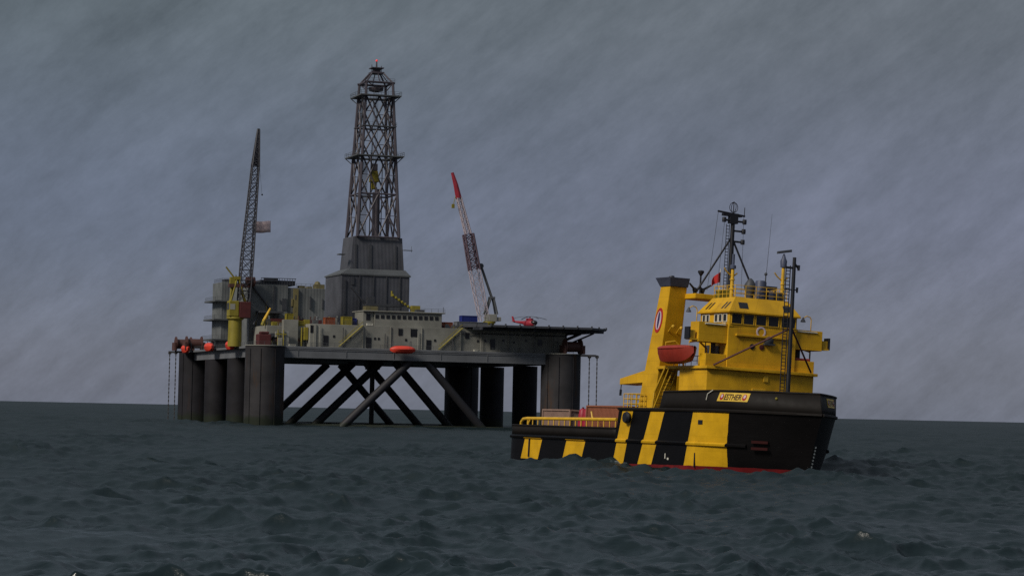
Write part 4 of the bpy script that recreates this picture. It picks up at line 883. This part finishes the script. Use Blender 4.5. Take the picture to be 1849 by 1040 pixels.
# ------------------------------------------------------------------ sea
def sea():
    rng = np.random.default_rng(23)
    az = np.concatenate([np.radians(np.linspace(-180, -16, 90)[:-1]), np.radians(np.linspace(-16, 16, 760)), np.radians(np.linspace(16, 180, 90)[1:])])
    rr = [6.0]
    while rr[-1] < 60: rr.append(rr[-1] * 1.06)
    while rr[-1] < 420: rr.append(rr[-1] * 1.0018)
    while rr[-1] < 2600: rr.append(rr[-1] * 1.0033)
    while rr[-1] < 40000: rr.append(rr[-1] * 1.06)
    r = np.array(rr); dr = np.gradient(r)
    A, Rr = np.meshgrid(az, r); X = np.sin(A) * Rr; Y = np.cos(A) * Rr
    DR = np.repeat(dr[:, None], len(az), 1); SA_, CA_ = np.sin(A), np.cos(A); DA = Rr * np.gradient(az)[None, :]
    dX = np.zeros_like(X); dY = np.zeros_like(X); Z = np.zeros_like(X); J = np.zeros_like(X); VAR = np.full_like(X, .00012)
    lam = np.concatenate([np.geomspace(.34, 1.0, 34), np.geomspace(1.0, 4.0, 44), np.geomspace(4, 13, 34), np.geomspace(14, 60, 16)])
    mods = []
    for _ in range(6):
        w = np.zeros_like(X)
        for _ in range(5):
            kk = 2 * pi / rng.uniform(14, 60); t = rng.uniform(0, 2 * pi); w += np.sin(kk * (cos(t) * X + sin(t) * Y) + rng.uniform(0, 6.28))
        mods.append(np.clip(.82 + .42 * w, .08, 1.65))
    for L in lam:
        k = 2 * pi / L * rng.uniform(.94, 1.06); th = radians(250) + rng.normal(0, 1.0 if L < 1 else (.8 if L < 13 else .4)); ph = rng.uniform(0, 2 * pi)
        steep = .064 if L < 1 else (.072 if L < 4 else (.036 if L < 13 else .021))
        a = steep / k * rng.uniform(.6, 1.3)
        ck = np.abs(np.cos(th) * SA_ + np.sin(th) * CA_); fade = np.clip((L / (ck * DR + np.sqrt(1 - ck * ck) * DA) - 1.8) / 1.4, 0, 1)
        kx, ky = k * cos(th), k * sin(th); p = kx * X + ky * Y + ph; q = .5 if L < 1.4 else .7; m = mods[rng.integers(0, 6)] if L < 13 else 1.0
        s_, c_ = np.sin(p), np.cos(p); a_ = a * fade * m
        Z += a_ * c_; dX -= q * a_ * cos(th) * s_; dY -= q * a_ * sin(th) * s_; J += a_ * k * c_ * (L > 1.4); VAR += (1 - fade ** 2) * (a * k) ** 2 * .12
    # patches of rougher and calmer water
    gust = .88 + .22 * np.sin(X * .021 + Y * .013 + 1.0) * np.sin(Y * .017 - X * .008 + .4) + .15 * np.sin(X * .06 + 2) * np.sin(Y * .045)
    Z *= gust; dX *= gust; dY *= gust; J *= gust
    n0, n1 = X.shape
    V = np.stack([X + dX, Y + dY, Z + SEA], -1).reshape(-1, 3)
    foam = np.clip((J - 1.2) / .4, 0, 1) * .7
    # froth along the vessel's waterline and the rig columns
    Mi = np.array(MS.inverted()); lx = Mi[0, 0] * X + Mi[0, 1] * Y + Mi[0, 3]; ly = Mi[1, 0] * X + Mi[1, 1] * Y + Mi[1, 3]
    d = np.maximum(np.abs(ly) - 6.5, np.maximum(-lx, lx - 50)); wake = np.clip(1 - np.abs(d) / 2.4, 0, 1) * np.clip((lx + 8) / 12, 0, 1)
    wake = np.maximum(wake * .66, np.clip(1 - np.hypot((lx + 4) / 11, ly / 8), 0, 1) * .8)
    Gi = np.array(MG.inverted()); gx = Gi[0, 0] * X + Gi[0, 1] * Y + Gi[0, 3]; gy = Gi[1, 0] * X + Gi[1, 1] * Y + Gi[1, 3]
    for cx in (0, W_):
        for cy in (0, 32, 64, 96): wake = np.maximum(wake, np.clip(1 - np.abs(np.hypot(gx - cx, gy - cy) - 6) / 3.5, 0, 1) * .5)
    foam = np.maximum(foam, wake)
    bow = np.exp(-(((lx - 50.5) / 4.5) ** 2 + ((ly + 2.5) / 5.5) ** 2)); Z += bow * (.12 + .30 * np.sin(lx * 1.3 + ly * .9)); V[:, 2] = (Z + SEA).ravel()
    foam = np.maximum(foam, np.clip(bow - .3, 0, 1) * .45)
    idx = np.arange(n0 * n1).reshape(n0, n1)
    a = idx[:-1, :-1]; b = idx[:-1, 1:]; c = idx[1:, 1:]; d_ = idx[1:, :-1]
    F = np.stack([a, d_, c, b], -1).reshape(-1, 4)[:, ::-1]
    # close the disc under the camera
    cen = len(V); V = np.vstack([V, [[0, 0, SEA]]])
    tri = np.stack([idx[0, :-1], idx[0, 1:], np.full(n1 - 1, cen)], -1)[:, ::-1]
    me = bpy.data.meshes.new('sea')
    me.vertices.add(len(V)); me.vertices.foreach_set('co', V.astype(np.float32).ravel())
    nl = F.size + tri.size; me.loops.add(nl); me.loops.foreach_set('vertex_index', np.concatenate([F.ravel(), tri.ravel()]).astype(np.int32))
    me.polygons.add(len(F) + len(tri))
    me.polygons.foreach_set('loop_start', np.concatenate([np.arange(len(F)) * 4, F.size + np.arange(len(tri)) * 3]).astype(np.int32))
    me.update(calc_edges=True); me.polygons.foreach_set('use_smooth', np.ones(len(F) + len(tri), bool))
    at = me.attributes.new('foam', 'FLOAT', 'POINT'); at.data.foreach_set('value', np.append(foam.ravel(), 0).astype(np.float32))
    at = me.attributes.new('chop', 'FLOAT', 'POINT'); at.data.foreach_set('value', np.append(np.sqrt(np.sqrt(2 * VAR.ravel())), .3).astype(np.float32))
    o = bpy.data.objects.new('sea', me); C.objects.link(o); o['kind'] = 'structure'
    m, nt, bs = new_mat('sea_water')
    co = N(nt, 'ShaderNodeTexCoord').outputs['Object']
    bs.inputs['Base Color'].default_value = (.0048, .0112, .0128, 1); bs.inputs['IOR'].default_value = 1.33; rg = N(nt, 'ShaderNodeAttribute', attribute_name='chop').outputs['Fac']; nt.links.new(rg, bs.inputs['Roughness'])
    n1_ = noise(nt, co, 1.6, (1, 1, 1), 5, .6); n2_ = noise(nt, co, 7, (1, 1, 1), 3, .6)
    hh = math_(nt, 'ADD', n1_, math_(nt, 'MULTIPLY', n2_, .22))
    bp = N(nt, 'ShaderNodeBump'); bp.inputs['Strength'].default_value = .75; bp.inputs['Distance'].default_value = .055
    nt.links.new(hh, bp.inputs['Height']); nt.links.new(bp.outputs[0], bs.inputs['Normal'])
    fa = N(nt, 'ShaderNodeAttribute', attribute_name='foam').outputs['Fac']
    br = math_(nt, 'ADD', math_(nt, 'MULTIPLY', noise(nt, co, 2.6, (1, 1, 1), 6, .75), .6), math_(nt, 'MULTIPLY', noise(nt, co, .7, (1, 1, 1), 3, .6), .4))
    fm = ramp(nt, math_(nt, 'ADD', math_(nt, 'MULTIPLY', fa, .5), br), .76, .98)
    fo = N(nt, 'ShaderNodeBsdfDiffuse'); fo.inputs[0].default_value = (.30, .36, .42, 1)
    mx = N(nt, 'ShaderNodeMixShader'); nt.links.new(fm, mx.inputs[0]); nt.links.new(bs.outputs[0], mx.inputs[1]); nt.links.new(fo.outputs[0], mx.inputs[2])
    nt.links.new(mx.outputs[0], nt.nodes['Material Output'].inputs[0])
    me.materials.append(m)
sea()
# ------------------------------------------------------------------ sky, sun
SUN_EL, SUN_AZ = radians(38), radians(228)      # azimuth clockwise from +Y: behind and left of the camera
wd = bpy.data.worlds.new('World'); bpy.context.scene.world = wd; wd.use_nodes = True
nt = wd.node_tree; bg = nt.nodes['Background']; bg.inputs[1].default_value = .1
sky = N(nt, 'ShaderNodeTexSky', sky_type='NISHITA'); sky.sun_disc = False; sky.sun_elevation = SUN_EL; sky.sun_rotation = SUN_AZ
tc = N(nt, 'ShaderNodeTexCoord').outputs['Generated']; sp = N(nt, 'ShaderNodeSeparateXYZ'); nt.links.new(tc, sp.inputs[0])
azm = math_(nt, 'ARCTAN2', sp.outputs[0], sp.outputs[1]); el = math_(nt, 'ARCSINE', sp.outputs[2])
ca, sa = cos(radians(38)), sin(radians(38))
u = math_(nt, 'ADD', math_(nt, 'MULTIPLY', azm, ca), math_(nt, 'MULTIPLY', el, sa))
v = math_(nt, 'SUBTRACT', math_(nt, 'MULTIPLY', el, ca), math_(nt, 'MULTIPLY', azm, sa))
cb = N(nt, 'ShaderNodeCombineXYZ'); nt.links.new(u, cb.inputs[0]); nt.links.new(v, cb.inputs[1]); uv = cb.outputs[0]
n1 = noise(nt, uv, 1, (10, 40, 1), 6, .62); n2 = noise(nt, uv, 1, (5, 9, 1), 4, .5); n3 = noise(nt, uv, 1, (70, 120, 1), 5, .75)
cl = math_(nt, 'ADD', math_(nt, 'MULTIPLY', math_(nt, 'MULTIPLY', math_(nt, 'SUBTRACT', n1, .5), 1.7), ramp(nt, n2, .15, .8)), math_(nt, 'MULTIPLY', math_(nt, 'SUBTRACT', n2, .5), .35))
cl = math_(nt, 'ADD', cl, math_(nt, 'MULTIPLY', math_(nt, 'SUBTRACT', n3, .5), .55))
warm = ramp(nt, math_(nt, 'ADD', azm, math_(nt, 'MULTIPLY', cl, .12)), -.2, .22)
base = mixc(nt, warm, (.87, 1.03, 1.50), (.97, 1.05, 1.52))
low = ramp(nt, el, .0, .07); base = mixc(nt, low, (1.06, 1.17, 1.55), base)
hi = ramp(nt, el, .07, .17); base = mixc(nt, math_(nt, 'MULTIPLY', hi, .85), base, mixc(nt, warm, (.74, .89, .95), (.84, .93, 1.02)))
zen = ramp(nt, el, .12, 1.0); base = mixc(nt, zen, base, (2.3, 2.7, 3.2))
sc_ = N(nt, 'ShaderNodeMix', data_type='RGBA', blend_type='MULTIPLY'); sc_.inputs[0].default_value = 1
k = math_(nt, 'ADD', 1.0, math_(nt, 'MULTIPLY', cl, .95)); kc = N(nt, 'ShaderNodeCombineColor')
for i in range(3): nt.links.new(k, kc.inputs[i])
nt.links.new(base, sc_.inputs[6]); nt.links.new(kc.outputs[0], sc_.inputs[7])
nt.links.new(mixc(nt, .95, sky.outputs[0], sc_.outputs[2]), bg.inputs[0])
sl = bpy.data.lights.new('sun', 'SUN'); sl.energy = 2.15; sl.angle = radians(14); sl.color = (1, .93, .82)
so = bpy.data.objects.new('sun', sl); C.objects.link(so)
sd = Vector((sin(SUN_AZ) * cos(SUN_EL), cos(SUN_AZ) * cos(SUN_EL), sin(SUN_EL)))
so.rotation_euler = sd.to_track_quat('Z', 'Y').to_euler()
# ------------------------------------------------------------------ camera
cam = bpy.data.cameras.new('camera'); co_ = bpy.data.objects.new('camera', cam); C.objects.link(co_)
F_ = 4500.; rl = math.atan(39 / 1849); pt = math.atan(222.5 * cos(rl) / F_)
fw = Vector((0, cos(pt), sin(pt))); r0 = Vector((1, 0, 0)); u0 = Vector((0, -sin(pt), cos(pt)))
rt = r0 * cos(rl) + u0 * sin(rl); up = u0 * cos(rl) - r0 * sin(rl)
co_.matrix_world = Matrix.Translation((0, 0, 5)) @ Matrix((rt, up, -fw)).transposed().to_4x4()
cam.sensor_width = 36; cam.lens = 36 * F_ / 1849; cam.clip_start = .5; cam.clip_end = 100000
S = bpy.context.scene; S.camera = co_
S.view_settings.view_transform = 'Standard'; S.view_settings.look = 'None'; S.view_settings.exposure = .45; S.view_settings.gamma = 1
S.render.engine = 'CYCLES'; S.cycles.use_denoising = False; S.cycles.max_bounces = 6
